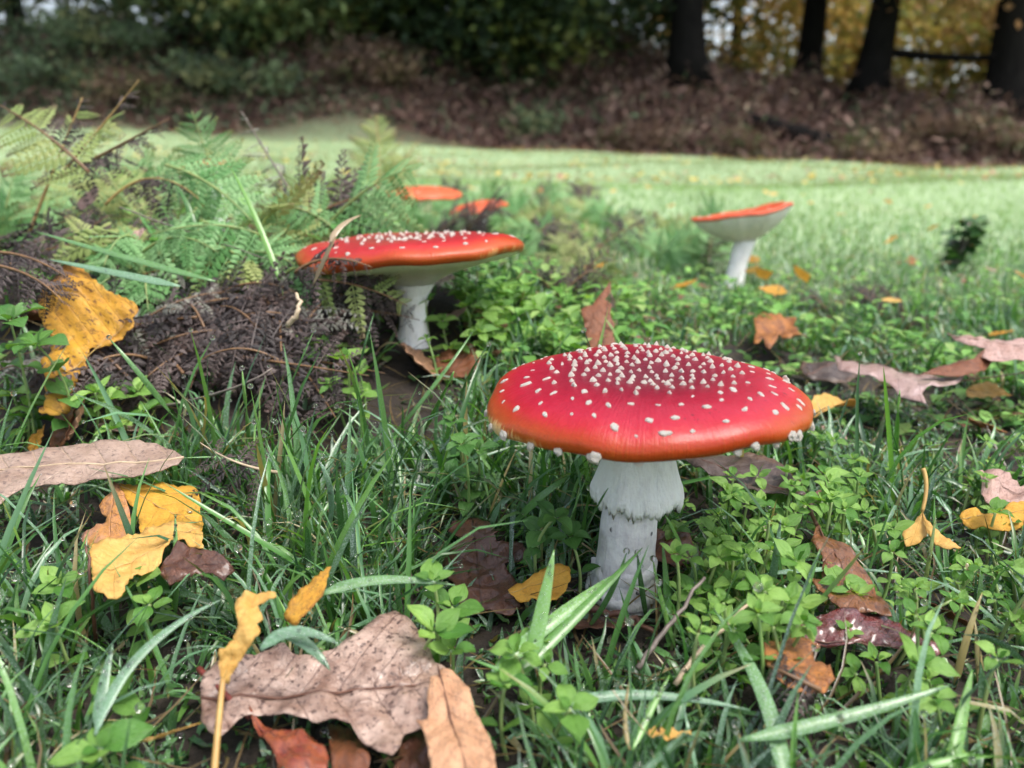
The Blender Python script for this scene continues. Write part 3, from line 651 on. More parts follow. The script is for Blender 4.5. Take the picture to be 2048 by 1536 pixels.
def polyleaf(label, pieces, name='fallen_leaf', teeth=0.0, crumple=.0012, step=9, stalk=None, smat=None, fold=0.0, cat='leaf', sup=True, group=None, supk=.42):
    """pieces: (part name, material, outline read off the photo, midrib start, midrib end, mode, v_far, v_near)"""
    global LEAF_N; LEAF_N += 1; rnd_ = random.Random(LEAF_N * 13); root = None; smat = smat or M_PETB
    for (pn, mat, pts, ma, mb, mode, va, vb) in pieces:
        pts = [Vector(p) for p in pts]; ys = [p.y for p in pts]; y0, y1 = min(ys), max(ys)
        out = []
        for i, p in enumerate(pts):
            q = pts[(i + 1) % len(pts)]; e = q - p; L = e.length; k = max(1, int(L / (7 if teeth else 10)))
            nrm2 = Vector((e.y, -e.x)).normalized() if L > 0 else Vector((0, 0))
            for j in range(k):
                amp = (teeth if j % 2 else -teeth * .4) if teeth else rnd_.gauss(0, 1.0)
                out.append(p + e * (j / k) + nrm2 * (amp if j else 0))
        def val(y): return va + (vb - va) * (y - y0) / max(1e-6, y1 - y0)
        A, b = [], []
        for p in pts:
            d = val(p.y) if mode == 'd' else float(np.dot(G(p.x, p.y, val(p.y)) - CAM, FW))
            A.append((1, p.x / 1000, p.y / 1000)); b.append(1 / d)
        co = np.linalg.lstsq(np.array(A), np.array(b), rcond=None)[0]
        n0 = len(out); verts = list(out)
        xs = [p.x for p in out]; ys2 = [p.y for p in out]
        def inside(x, y):
            c = False; j = n0 - 1
            for i in range(n0):
                if (ys2[i] > y) != (ys2[j] > y) and x < (xs[j] - xs[i]) * (y - ys2[i]) / (ys2[j] - ys2[i]) + xs[i]: c = not c
                j = i
            return c
        gx = np.arange(min(xs), max(xs), step); gy = np.arange(min(ys2), max(ys2), step * .8)
        for y in gy:
            for x in gx:
                xx, yy = x + rnd_.uniform(-2, 2), y + rnd_.uniform(-2, 2)
                if inside(xx, yy) and min((xx - a) ** 2 + (yy - c) ** 2 for a, c in zip(xs, ys2)) > 12: verts.append(Vector((xx, yy)))
        vo, _, fo, *_r = delaunay_2d_cdt(verts, [], [list(range(n0))], 1, 1e-4)
        P2 = np.array([(v.x, v.y) for v in vo]); d = 1 / (co[0] + co[1] * P2[:, 0] / 1000 + co[2] * P2[:, 1] / 1000)
        W = np.array([D(x, y, dd) for (x, y), dd in zip(P2, d)])
        # plane normal
        cen = W.mean(0); u_, s_, vt = np.linalg.svd(W - cen, full_matrices=False); nrm = vt[2]
        if nrm @ (CAM - cen) < 0: nrm = -nrm
        ma, mb = np.array(ma, float), np.array(mb, float)
        mk = lambda p: D(p[0], p[1], 1 / (co[0] + co[1] * p[0] / 1000 + co[2] * p[1] / 1000))
        A3, B3 = mk(ma), mk(mb); ax = B3 - A3; Lm = np.linalg.norm(ax); ax /= Lm; sdv = np.cross(nrm, ax)
        uu = (W - A3) @ ax / Lm; tt = (W - A3) @ sdv; tm = np.abs(tt).max()
        sd = LEAF_N * 7.3
        size = s_[0] / math.sqrt(len(W)) * 3
        nz = np.array([mnoise.noise(Vector(p) * (2.2 / size) + Vector((sd, 0, 0))) + .5 * mnoise.noise(Vector(p) * (6 / size) + Vector((0, sd, 0))) + .25 * mnoise.noise(Vector(p) * (14 / size) + Vector((0, 0, sd))) for p in W])
        vein = np.abs(((uu * 6.5 - np.abs(tt / tm) * 1.6) % 1) - .5) * 2
        V = W + nrm[None] * (crumple * nz + fold * np.abs(tt) + crumple * .25 * vein)[:, None]
        if root is None:
            root = empty(name, A3, label, cat, group); org = A3
            if sup: 
                SUPPRESS.append((A3[0], A3[1], B3[0], B3[1], tm * supk * 1.25, .30))
        V = V - org
        me = mesh_np(pn, V, None, np.array([f for f in fo if len(f) == 3]), luv=np.stack([uu, tt / tm, np.full(len(uu), sd)], -1))
        o = obj(pn, me, mat, root); sm = o.modifiers.new('thick', 'SOLIDIFY'); sm.thickness = .0003; sm.offset = 0
        if pn == 'blade' and Lm > 0 and mat not in (F_WET,):
            # raised midrib following the surface
            kk = 14; ln = []
            for i in range(kk):
                q = A3 + (B3 - A3) * (i / (kk - 1)) - org; j = np.argsort(((V - q) ** 2).sum(1))[:3]; ln.append(q + nrm * (((V[j] - q) @ nrm).mean() + .00012))
            r0 = min(.0007, Lm * .007); obj('midrib', mesh_np('midrib', *tube(ln, np.linspace(r0, r0 * .3, kk), 6)), smat, o)
    if stalk is not None:
        st = [np.asarray(p, float) - org for p in stalk]; c = bez(st[0], st[1], st[2], 14)
        obj('stalk', mesh_np('stalk', *tube(c, np.linspace(.0006, .0008, 14), 7)), smat, root)
    return root
H = G
polyleaf('upright mottled yellow birch leaf propped against dead bracken', [('blade', F_YEL, [(133,530),(162,535),(191,564),(219,586),(246,597),(268,605),(277,620),(265,636),(265,653),(246,667),(224,684),(202,694),(178,697),(171,725),(176,737),(157,755),(150,776),(140,790),(140,824),(113,834),(84,830),(99,803),(91,779),(92,752),(87,721),(101,701),(103,673),(89,653),(79,626),(82,585),(92,567),(120,564),(128,547)], (115, 770), (272, 622), 'd', .350, .318),
   ('folded_underside', F_RUST, [(176,690),(222,684),(214,712),(200,740),(165,770),(148,782),(158,752),(176,737),(170,722)], (170, 770), (220, 684), 'd', .352, .330)], teeth=2.2, crumple=.004, smat=M_PETY, sup=False)
SUPPRESS.append((-.17, .30, -.15, .32, .022, .3))
polyleaf('folded bright yellow leaf with pink torn half on wet grass', [('blade', F_YEL2, [(232,967),(250,970),(290,968),(339,971),(380,972),(395,984),(402,1004),(400,1026),(407,1047),(404,1060),(375,1066),(339,1070),(304,1070),(281,1066),(278,1038),(268,1018),(255,1002),(247,984)], (234, 968), (400, 1055), 'h', .020, .018),
   ('torn_half', F_PINKY, [(232,967),(247,984),(257,1011),(260,1038),(267,1068),(232,1082),(197,1092),(179,1096),(163,1082),(166,1064),(188,1053),(210,1042),(214,1032),(201,1024),(199,1013),(214,997),(226,984)], (234, 968), (215, 1090), 'h', .021, .016)], teeth=1.6, crumple=.0022, smat=M_PETY, supk=.5)
polyleaf('pale yellow leaf with toothed edge lying under the folded bright yellow one', [('blade', F_YELP, [(179,1093),(210,1085),(250,1076),(286,1065),(322,1056),(357,1052),(393,1056),(407,1073),(404,1093),(409,1109),(384,1100),(366,1089),(344,1093),(326,1114),(313,1136),(290,1147),(268,1149),(250,1172),(243,1194),(223,1193),(201,1187),(188,1181),(184,1136),(181,1114)], (400, 1062), (190, 1150), 'd', .238, .206)], teeth=1.8, crumple=.0025, smat=M_PETY, supk=.6)
polyleaf('dark curled brown leaf underneath the pale yellow leaf', [('blade', F_WET, [(313,1136),(330,1114),(357,1089),(380,1093),(402,1109),(433,1114),(447,1118),(469,1136),(447,1158),(415,1150),(393,1150),(366,1164),(340,1173)], (320, 1140), (465, 1135), 'd', .226, .214)], crumple=.003)
polyleaf('long grey brown lance shaped leaf with pale midrib', [('blade', F_GREY, [(0,904),(27,903),(67,899),(112,890),(156,885),(214,882),(268,882),(313,888),(348,901),(369,921),(357,935),(313,946),(268,954),(223,952),(179,957),(134,964),(89,968),(45,977),(22,988),(0,1004),(-60,1030),(-60,910)], (369, 921), (-60, 938), 'd', .278, .246)], crumple=.0022, smat=M_STRAW, supk=.7)
polyleaf('large tan oak leaf with dark veins and blotches on the grass', [('blade', F_OAK, [(400,1375),(408,1344),(439,1320),(478,1312),(517,1301),(548,1289),(568,1283),(584,1301),(611,1305),(634,1309),(666,1297),(697,1281),(720,1270),(736,1254),(759,1238),(791,1223),(814,1230),(830,1250),(845,1270),(857,1297),(869,1324),(888,1332),(904,1344),(908,1371),(905,1420),(880,1450),(849,1461),(830,1465),(810,1473),(804,1492),(802,1512),(787,1525),(759,1516),(732,1492),(712,1469),(701,1449),(673,1441),(634,1443),(603,1434),(568,1424),(533,1422),(502,1424),(474,1434),(455,1453),(435,1469),(416,1457),(400,1437)], (400, 1392), (908, 1366), 'd', .208, .170)], crumple=.0032, supk=.8, step=10)
polyleaf('orange tan leaf with black flecks overlapping the large oak leaf', [('blade', F_TAN, [(884,1340),(904,1344),(920,1363),(939,1383),(947,1406),(955,1430),(970,1457),(978,1480),(986,1508),(992,1547),(994,1590),(861,1590),(863,1536),(857,1508),(849,1469),(832,1439),(853,1436),(857,1410),(855,1383),(861,1359)], (876, 1338), (945, 1590), 'd', .186, .152)], crumple=.002, supk=.8)
polyleaf('shrivelled yellow leaf with long stalk arching over the oak leaf', [('blade', F_YELP, [(439,1336),(441,1312),(462,1297),(478,1273),(484,1250),(476,1230),(472,1211),(484,1195),(494,1184),(513,1187),(529,1182),(550,1184),(554,1195),(533,1203),(513,1211),(525,1230),(529,1242),(517,1254),(525,1270),(509,1289),(486,1312),(466,1336),(451,1363),(443,1359)], (446, 1358), (510, 1190), 'd', .192, .180)], teeth=1.8, crumple=.0035, smat=M_PETY, sup=False, stalk=[D(446, 1358, .180), D(436, 1450, .174), D(424, 1600, .166)])
polyleaf('pointed half of yellow leaf beside the shrivelled yellow leaf', [('blade', F_YEL, [(568,1230),(584,1203),(607,1180),(627,1168),(650,1152),(664,1141),(656,1168),(650,1187),(634,1207),(615,1227),(591,1250),(576,1242)], (572, 1238), (664, 1143), 'd', .202, .190)], teeth=1.5, crumple=.002, smat=M_PETY, sup=False)
polyleaf('glossy orange red leaf with red stalk beneath the oak leaf', [('blade', F_ORED, [(498,1434),(529,1449),(564,1465),(595,1475),(627,1484),(650,1498),(658,1516),(654,1536),(650,1570),(595,1570),(556,1540),(548,1508),(525,1477)], (500, 1436), (640, 1560), 'd', .184, .160)], crumple=.003, smat=M_PETR, stalk=[D(500, 1436, .184), D(450, 1390, .186), D(398, 1338, .196)])
polyleaf('wet rust brown leaf half buried under the large oak leaf', [('blade', F_RUSTW, [(654,1455),(697,1459),(732,1498),(740,1536),(732,1580),(673,1580),(658,1508)], (690, 1460), (700, 1580), 'd', .190, .162)], crumple=.003)
polyleaf('dark wet brown leaf filling the gap under the orange tan leaf', [('blade', F_WET, [(800,1465),(849,1455),(865,1536),(865,1590),(765,1590),(796,1520)], (830, 1460), (815, 1590), 'd', .190, .160)], crumple=.003)
polyleaf('dark wet oak leaf pressed into the turf beside the big mushroom', [('blade', F_WET, [(896,1059),(904,1043),(927,1039),(955,1037),(978,1051),(990,1066),(1013,1070),(990,1078),(994,1088),(1017,1088),(1045,1086),(1052,1098),(1045,1117),(1025,1119),(1009,1129),(1025,1148),(1041,1168),(1025,1188),(1041,1211),(1025,1227),(994,1227),(955,1223),(920,1227),(923,1195),(908,1172),(892,1156),(884,1129),(896,1113),(898,1090),(912,1088),(923,1082),(908,1070)], (965, 1228), (945, 1040), 'h', .008, .006)], crumple=.0028, supk=.8)
polyleaf('small yellow toothed birch leaf beside the dark wet oak leaf', [('blade', F_YEL2, [(1017,1184),(1025,1172),(1045,1168),(1064,1156),(1088,1137),(1115,1131),(1138,1135),(1142,1156),(1134,1176),(1119,1195),(1099,1207),(1064,1199),(1041,1207),(1029,1195)], (1018, 1190), (1140, 1142), 'h', .014, .012)], teeth=1.8, crumple=.0018, smat=M_PETY, supk=.8)
polyleaf('dark brown leaf arched beneath the rim of the big cap', [('blade', F_DARK, [(1350,905),(1409,905),(1487,910),(1526,921),(1565,936),(1581,952),(1596,972),(1614,990),(1565,988),(1518,982),(1479,972),(1440,957),(1390,940)], (1360, 915), (1614, 990), 'd', .300, .268)], crumple=.0022)
polyleaf('brown leaf tucked behind the stem of the big mushroom', [('blade', F_RUSTW, [(1290,1050),(1315,1066),(1346,1054),(1362,1056),(1381,1074),(1393,1093),(1401,1103),(1385,1125),(1350,1130),(1305,1115)], (1300, 1110), (1372, 1060), 'd', .264, .246)], crumple=.002)
polyleaf('rust brown speckled oak leaf with hooked stalk among chickweed', [('blade', F_SPEC, [(1634,1046),(1647,1069),(1674,1082),(1701,1093),(1712,1107),(1710,1118),(1732,1136),(1750,1163),(1764,1189),(1777,1212),(1784,1234),(1750,1228),(1719,1226),(1692,1228),(1670,1210),(1647,1186),(1627,1164),(1621,1149),(1647,1149),(1643,1118),(1621,1091),(1625,1073),(1630,1060)], (1634, 1050), (1735, 1228), 'd', .256, .214)], crumple=.003, stalk=[D(1634, 1050, .256), D(1605, 1000, .262), D(1640, 984, .268)], supk=.9)
polyleaf('dark red wet leaf curled below the speckled oak leaf', [('blade', F_RED, [(1585,1265),(1607,1243),(1643,1230),(1683,1223),(1723,1221),(1768,1225),(1790,1239),(1817,1261),(1844,1279),(1880,1292),(1880,1310),(1839,1323),(1808,1297),(1768,1289),(1723,1284),(1688,1289),(1647,1284),(1616,1289),(1589,1298)], (1588, 1275), (1876, 1300), 'd', .218, .204)], crumple=.0025, supk=.9)
polyleaf('ragged orange leaf beneath the shrivelled fern tip', [('blade', F_ORG, [(1525,1292),(1540,1279),(1558,1290),(1585,1279),(1625,1279),(1630,1310),(1661,1328),(1670,1359),(1647,1381),(1598,1386),(1558,1364),(1527,1323)], (1530, 1290), (1660, 1370), 'h', .016, .016)], teeth=1.6, crumple=.0022, smat=M_PETY, supk=.6)
polyleaf('yellow leaf hanging tent like from its upright stalk', [('blade', F_YELP, [(1844,1024),(1830,1042),(1808,1060),(1804,1069),(1813,1091),(1839,1087),(1853,1073),(1857,1060),(1848,1038)], (1844, 1026), (1822, 1088), 'd', .272, .256),
   ('far_half', F_YELP, [(1844,1024),(1853,1042),(1871,1060),(1893,1078),(1922,1098),(1893,1096),(1871,1089),(1862,1073),(1853,1060)], (1844, 1026), (1915, 1096), 'd', .271, .246)], teeth=1.2, crumple=.001, smat=M_PETY, stalk=[D(1844, 1024, .272), D(1860, 970, .274), D(1846, 937, .276)], supk=.8)
polyleaf('yellow birch leaf flat on chickweed beside the pinkish leaf', [('blade', F_YEL2, [(1918,1035),(1929,1026),(1949,1024),(1969,1033),(1996,1029),(2018,1011),(2048,1006),(2075,1025),(2040,1055),(1996,1062),(1973,1058),(1951,1060),(1933,1051)], (1920, 1040), (2070, 1020), 'h', .020, .018)], teeth=1.5, crumple=.002, smat=M_PETY, supk=.6)
polyleaf('pinkish brown crumpled leaf beside the flat yellow birch leaf', [('blade', F_PINK, [(1951,948),(1973,935),(2000,939),(2036,957),(2064,970),(2083,1006),(2018,1011),(1973,1017),(1964,984)], (1955, 955), (2075, 1000), 'h', .022, .018)], crumple=.004, supk=.7)
polyleaf('rust brown oak leaf standing upright behind the big cap', [('blade', F_RUST, [(1220,562),(1221,586),(1209,600),(1223,613),(1220,630),(1230,648),(1226,668),(1234,700),(1209,720),(1175,720),(1172,665),(1168,641),(1162,617),(1185,610),(1203,589),(1213,576)], (1205, 718), (1219, 566), 'd', .435, .395)], crumple=.003, sup=True)
polyleaf('long folded pinkish leaf on the lawn', [('blade', F_PINK, [(1892,670),(1929,673),(1981,683),(2032,687),(2090,690),(2090,722),(2015,724),(1981,728),(1963,714),(1970,700),(1929,687)], (1895, 672), (2090, 708), 'd', .43, .39)], crumple=.003)
polyleaf('rust folded leaf joining two pinkish leaves on the lawn', [('blade', F_RUST, [(1841,748),(1878,734),(1923,724),(1946,721),(1963,707),(1974,697),(1984,724),(1970,741),(1929,750),(1882,752)], (1845, 748), (1976, 705), 'd', .41, .385)], crumple=.002)
polyleaf('broad pale pink leaf lying flat on the lawn', [('blade', F_PINKL, [(1667,714),(1708,730),(1759,734),(1793,741),(1841,743),(1878,745),(1929,752),(1895,775),(1844,785),(1854,804),(1810,790),(1769,766),(1725,758),(1677,742)], (1670, 722), (1920, 756), 'd', .43, .345)], crumple=.003, supk=.9)
polyleaf('orange and brown leaf tilted in chickweed behind the cap', [('blade', F_ORG, [(1506,648),(1520,634),(1536,640),(1548,628),(1563,634),(1578,630),(1592,645),(1586,654),(1604,668),(1588,674),(1580,690),(1556,684),(1540,698),(1526,684),(1508,688),(1512,668)], (1508, 662), (1600, 660), 'd', .53, .455)], crumple=.006, teeth=1.6)
# left side
leaf('small dark brown curled leaf behind the lance shaped leaf', H(100, 895, .004), H(150, 818, .016), 'beech', F_SPEC, 1.3, 40, .35, .8, 0, .3, .02, None, upv=(.3, -1, .4))
leaf('tan curled leaf scrap standing by the lance shaped leaf', H(135, 880, .008), H(170, 795, .02), 'beech', F_TAN, .8, 50, .3, .5, 0, .4, .02, None, upv=(.2, -1, .4))
leaf('small yellow leaf edge peeping above the lance shaped leaf', H(62, 905, .004), H(90, 848, .012), 'birch', F_YEL, 1.0, 30, .2, .4, 0, .2, .02, None, M_PETY, upv=(0, -1, .5))
# bottom
leaf('small straw coloured leaf blade lying in the grass', H(258, 1490, .016), H(402, 1446, .018), 'lance', F_YELP, .8, 30, .15, .2, 0, .2, .01, .02, M_TWIG, sup=False)
# centre
leaf('brown wet leaf strip lying at the foot of the big mushroom', H(1120, 1248, .005), H(1300, 1240, .006), 'lance', F_WET, 1.3, 15, .1, .2)
leaf('pale pink leaf tip poking up beside the big mushroom stem', H(1385, 1150, .002), H(1392, 1100, .012), 'beech', F_PINK, 1.3, 20, .15, .3, 0, .1, .01, None, upv=(-.2, -1, .4))
# right
leaf('narrow brown curled leaf in the chickweed mat', H(1830, 1190, .006), H(1950, 1258, .008), 'lance', F_RUST, 1.1, 25, .3, .2, 0, .3, .012)
leaf('straw leaf scrap curled in the grass', H(1296, 1468, .014), H(1382, 1462, .014), 'beech', F_YELP, .9, 10, .25, .5, 0, .3, .03, .012, M_STRAW, sup=False)
# mid distance
leaf('pale pink dead stalked leaf behind the upright oak leaf', H(1228, 690, .0), D(1222, 585, .47), 'lance', F_PINK, .6, 30, .3, .2, 0, .2, .01, None, M_STRAW, upv=(-.3, -1, .2), sup=False)
leaf('rust leaf lying at the foot of the half hidden mushroom', H(815, 690, .004), H(868, 752, .008), 'beech', F_TAN, 1.1, 30, .25, .5, 0, .2, .016)
leaf('dark brown leaf in shade near the half hidden mushroom', H(890, 760, .002), H(945, 690, .012), 'beech', F_RUST, 1.3, 20, .2, .3, 0, .1, .016, None, upv=(0, -1, .4))
leaf('round brown leaf resting on chickweed beyond the half hidden mushroom', H(945, 632, .008), H(1005, 612, .016), 'beech', F_RUST, 1.6, -15, -.2, -.4, 0, .1, .016)
leaf('pink grey leaf resting on chickweed beyond the half hidden mushroom', H(880, 650, .008), H(935, 610, .014), 'beech', F_PINK, 1.3, 10, .15, .3, 0, .1, .016)
leaf('dark slate brown leaf humped beside the broad pale leaf', H(1612, 750, .006), H(1705, 728, .012), 'beech', F_DARK, 1.2, -10, -.25, -.6, 0, .1, .016)
leaf('curled cream and brown leaf rim in the grass', H(1625, 835, .006), H(1712, 818, .010), 'beech', F_YELP, .8, 55, .6, -.9, 0, .3, .012, None, upv=(0, -1, .5))
leaf('lilac grey leaf underside below the curled cream leaf', H(1640, 850, .004), H(1690, 885, .004), 'beech', F_PINK, 1.2, 10, .2, .3)
leaf('pale cream leaf glinting on the lawn', H(1935, 778, .010), H(2025, 790, .012), 'birch', F_YELP, 1.1, -15, .15, .3, 0, .1, .014)
leaf('orange striped leaf scrap in grass', H(1945, 840, .006), H(2005, 862, .008), 'lance', F_ORG, 1.6, 20, .2, .3)
leaf('orange yellow leaf on the lawn behind the long pinkish leaf', H(1980, 672, .008), H(2032, 660, .010), 'birch', F_YEL, 1.3, 10, .15, .3)
leaf('brown leaf hanging in the bracken above the yellow leaf', D(245, 495, .40), D(285, 455, .41), 'beech', F_PINK, 1.4, 30, .2, .4, 0, .2, .016, None, upv=(0, -1, .3), sup=False)
leaf('pinkish leaf caught among the fern stalks', D(165, 420, .47), D(190, 370, .48), 'beech', F_PINK, 1.2, 20, .2, .4, 0, .2, .016, None, upv=(0, -1, .3), sup=False)
leaf('dull brown leaf under the dead fern tips', H(0, 640, .004), H(75, 625, .012), 'beech', F_RUST, 1.2, 20, .2, .4, 0, .2, .016)
leaf('brown scrap beneath the bracken skirt', H(560, 880, .006), H(640, 862, .008), 'beech', F_OAK, 1.2, 10, .2, .3)
leaf('reddish brown scrap in the dark of the turf', H(190, 850, .002), H(290, 862, .006), 'beech', F_PINK, 1.0, 10, .2, .3)

# ------------------------------------------------------------------ ferns (bracken)
def pinna_mesh(name, npair, dead, seed, mat):
    r = random.Random(seed); V = []; Tq = []; L3 = []
    def addtri(base, idx): 
        for t in idx: Tq.append([base + i for i in t])
    # rib
    n = 8
    for i in range(n):
        s = i / (n - 1); w = .012 * (1 - .8 * s); z = -.10 * s * s * (2.2 if dead else 1) + .006
        V += [(s, -w, z), (s, w, z)]; L3 += [(s, 0, 0), (s, 0, 0)]
    for i in range(n - 1): Tq += [[2*i, 2*i+2, 2*i+3], [2*i, 2*i+3, 2*i+1]]
    for k in range(npair):
        s = (k + .6) / (npair + .2); 
        for sg in (-1, 1):
            l = (.24 if not dead else .22) * (1 - s) ** .55 * (1 - .25 * math.exp(-s * 9)) * r.uniform(.85, 1.1) + .012
            b = .95 / npair * (1 if not dead else .85) * r.uniform(.85, 1.1)
            sw = .35 + .25 * s + r.uniform(-.06, .06) + (r.uniform(-.25, .25) if dead else 0)
            dx, dy = math.sin(sw), math.cos(sw) * sg
            dr = (r.uniform(.1, .6) if dead else r.uniform(.05, .22)); cr = r.uniform(.15, .5) if dead else r.uniform(-.05, .15)
            base = len(V); z0 = -.10 * s * s * (2.2 if dead else 1)
            prof = [(0, -.5), (.35, -.54), (.75, -.40), (1, 0), (.75, .40), (.35, .54), (0, .5)]
            V.append((s + dx * l * .45, dy * l * .45, z0 - dr * l * .2 + .012)); L3.append((s, .5, seed))
            for a, c in prof:
                ll = a * l; zz = z0 - dr * l * a * a - abs(c) * b * (cr * 1.6 if dead else .25)
                V.append((s + dx * ll + dy * sg * c * b * (.55 if dead and a > .4 else 1), dy * ll - dx * sg * c * b * sg * .2, zz)); L3.append((s, a, seed))
            addtri(base, [(0, i, i + 1) for i in range(1, 7)])
    me = mesh_np(name, np.array(V), None, np.array(Tq), luv=np.array(L3)); me.materials.append(mat); return me
PIN = {}
for key, mt, dd, npn in (('green', M_FERN, False, 9), ('yellow', M_FERNY, False, 8), ('dead', M_FERND, True, 8), ('grey', M_FERNG, True, 9)):
    PIN[key] = [pinna_mesh('pinna', npn + i, dd, i + 1, mt) for i in range(3)]
def frond(label, P0, P1, P2, kind, plen, npair, rmat, rad=.0009, start=.25, upv=(0, -.35, 1), group=None, seed=0, droop=.3, wild=.12, skip=0.0, mixk=None):
    r = random.Random(seed); P0, P1, P2 = (np.asarray(p, float) for p in (P0, P1, P2))
    root = empty('bracken_frond', P0, label, 'fern', group)
    n = 24; c = bez(P0, P1, P2, n) - P0
    obj('stalk', mesh_np('stalk', *tube(c, np.linspace(rad, rad * .25, n), 6)), rmat, root)
    T, N, B = frames(c); up = np.array(upv, float); up /= np.linalg.norm(up)
    for k in range(npair):
        s = start + (1 - start) * (k + .3) / npair; f = s * (n - 1); i = int(f); p = c[i] + (c[min(i + 1, n - 1)] - c[i]) * (f - i); t = T[i]
        side = np.cross(t, up); side /= np.linalg.norm(side) + 1e-9; nn = np.cross(side, t)
        rel = (s - start) / (1 - start)
        for sg in (-1, 1):
            if r.random() < skip: continue
            l = plen * (1 - rel) ** .75 * (.75 + .5 * min(1, rel * 3.5)) * r.uniform(.85, 1.1) + plen * .06
            d = side * sg * 1.0 + t * (.35 + .35 * rel) - nn * droop * r.uniform(.4, 1.4) + np.array([r.gauss(0, wild) for _ in range(3)])
            d /= np.linalg.norm(d); z = nn + np.array([r.gauss(0, wild) for _ in range(3)]); z = z - d * (z @ d); z /= np.linalg.norm(z); y = np.cross(z, d)
            M = Matrix(((d[0]*l, y[0]*l, z[0]*l, p[0]), (d[1]*l, y[1]*l, z[1]*l, p[1]), (d[2]*l, y[2]*l, z[2]*l, p[2]), (0, 0, 0, 1)))
            kk = kind if not mixk or r.random() > mixk[1] else mixk[0]
            obj('pinna', r.choice(PIN[kk]), None, root, M)
    return root
GF = 'green bracken fronds on the mound'; GD = 'dead brown bracken fronds on the mound'
FR = [ # label, P0, P1, P2, kind, plen, npair, rachis mat, radius, start, kw
 ('yellow green bracken frond sprouting from straw coloured stalk with brown tips', (D(60, 462, .47)), D(110, 330, .47), D(165, 195, .47), 'yellow', .018, 6, M_RACHY, .0011, .72, dict(skip=.3, mixk=('dead', .5))),
 ('thin bracken tip with withered brown end rising highest over the mound', D(108, 365, .47), D(190, 270, .465), D(278, 160, .46), 'yellow', .024, 8, M_RACHY, .0009, .3, dict(mixk=('dead', .4), skip=.2)),
 ('brown withered bracken frond reaching sideways with curled tip', D(110, 360, .47), D(240, 290, .45), D(338, 238, .44), 'dead', .024, 9, M_RACHD, .0012, .1, dict(droop=.5, wild=.25)),
 ('olive bracken frond with browned edges hanging off a reddish stalk', D(178, 345, .45), D(95, 260, .45), D(-10, 205, .45), 'yellow', .033, 9, M_RACHD, .0010, .0, dict(mixk=('dead', .45), upv=(.3, -.7, .6))),
 ('pale green bracken frond standing upright with yellow tip', D(470, 470, .50), D(420, 330, .50), D(384, 222, .49), 'green', .030, 9, M_RACHG, .0010, .15, dict(upv=(0, -.9, .3), droop=.2)),
 ('green bracken frond fanning low in front of the upright frond', D(330, 330, .44), D(460, 360, .43), D(560, 520, .42), 'green', .032, 8, M_RACHG, .0009, .0, dict(upv=(.2, -.9, .5), droop=.4)),
 ('bright green bracken frond with drooping leaflets over dead fern', D(520, 470, .40), D(430, 430, .385), D(300, 470, .38), 'green', .037, 7, M_RACHG, .0008, .0, dict(upv=(.0, -.6, .8), droop=1.0)),
 ('grey green withered bracken tip curling to one side', D(640, 470, .50), D(570, 370, .50), D(482, 222, .49), 'grey', .022, 11, M_TWIG, .0012, .1, dict(droop=.8, wild=.3)),
 ('straw stalked brown bracken frond sagging across the mound', D(210, 410, .45), D(300, 310, .45), D(398, 398, .43), 'dead', .026, 8, M_RACHY, .0008, .2, dict(droop=.9, wild=.3)),
 ('olive green bracken frond in shade beside the half hidden mushroom', D(690, 480, .46), D(620, 400, .46), D(520, 410, .44), 'green', .030, 10, M_RACHG, .0009, .0, dict(upv=(0, -.7, .7), mixk=('yellow', .2))),
 ('small yellow green bracken frond below the red cap', D(630, 560, .365), D(720, 560, .36), D(815, 612, .36), 'yellow', .026, 8, M_RACHD, .0007, .0, dict(upv=(0, -.9, .5), droop=.7, mixk=('dead', .25))),
 ('dark withered bracken curl draped over the red cap edge', D(590, 545, .355), D(650, 495, .345), D(745, 535, .345), 'dead', .020, 8, M_RACHD, .0008, .0, dict(droop=.8, wild=.4)),
 ('brown bracken frond lying against the upright yellow leaf', D(-20, 505, .345), D(60, 500, .335), D(140, 560, .33), 'dead', .026, 8, M_RACHD, .0008, .0, dict(droop=.6, wild=.15)),
 ('rust brown bracken tip hanging in front of the yellow leaf', D(-10, 530, .33), D(80, 545, .322), D(130, 610, .32), 'dead', .022, 8, M_RACHD, .0007, .0, dict(droop=.9, wild=.25)),
 ('yellow green bracken plume standing alone on the lawn beyond', D(755, 385, 1.05), D(760, 300, 1.05), D(752, 228, 1.05), 'yellow', .048, 10, M_RACHY, .0016, .1, dict(upv=(.1, -.9, .3), wild=.2)),
 ('second yellow bracken plume leaning from the lawn plume', D(770, 390, 1.04), D(800, 330, 1.04), D(835, 285, 1.04), 'yellow', .03, 8, M_RACHY, .0014, .1, dict(upv=(.1, -.9, .3), wild=.2)),
 ('chocolate brown shrivelled fern tip beside the lance shaped leaf', D(560, 945, .268), D(470, 935, .268), D(400, 885, .272), 'dead', .018, 6, M_STRAW, .0006, .2, dict(droop=.3, wild=.3)),
 ('shrivelled brown fern tip in grass near orange leaf scraps', H(1640, 1380, .016), H(1580, 1350, .020), H(1535, 1330, .018), 'dead', .016, 6, M_RACHD, .0007, .0, dict(droop=.6, wild=.3)),
]
for i, (lab, a, b, c, kd, pl, npr, rm, rd, st, kw) in enumerate(FR):
    frond(lab, a, b, c, kd, pl, npr, rm, rd, st, group=(GD if kd in ('dead', 'grey') else GF), seed=100 + i, **kw)
rr = random.Random(5)
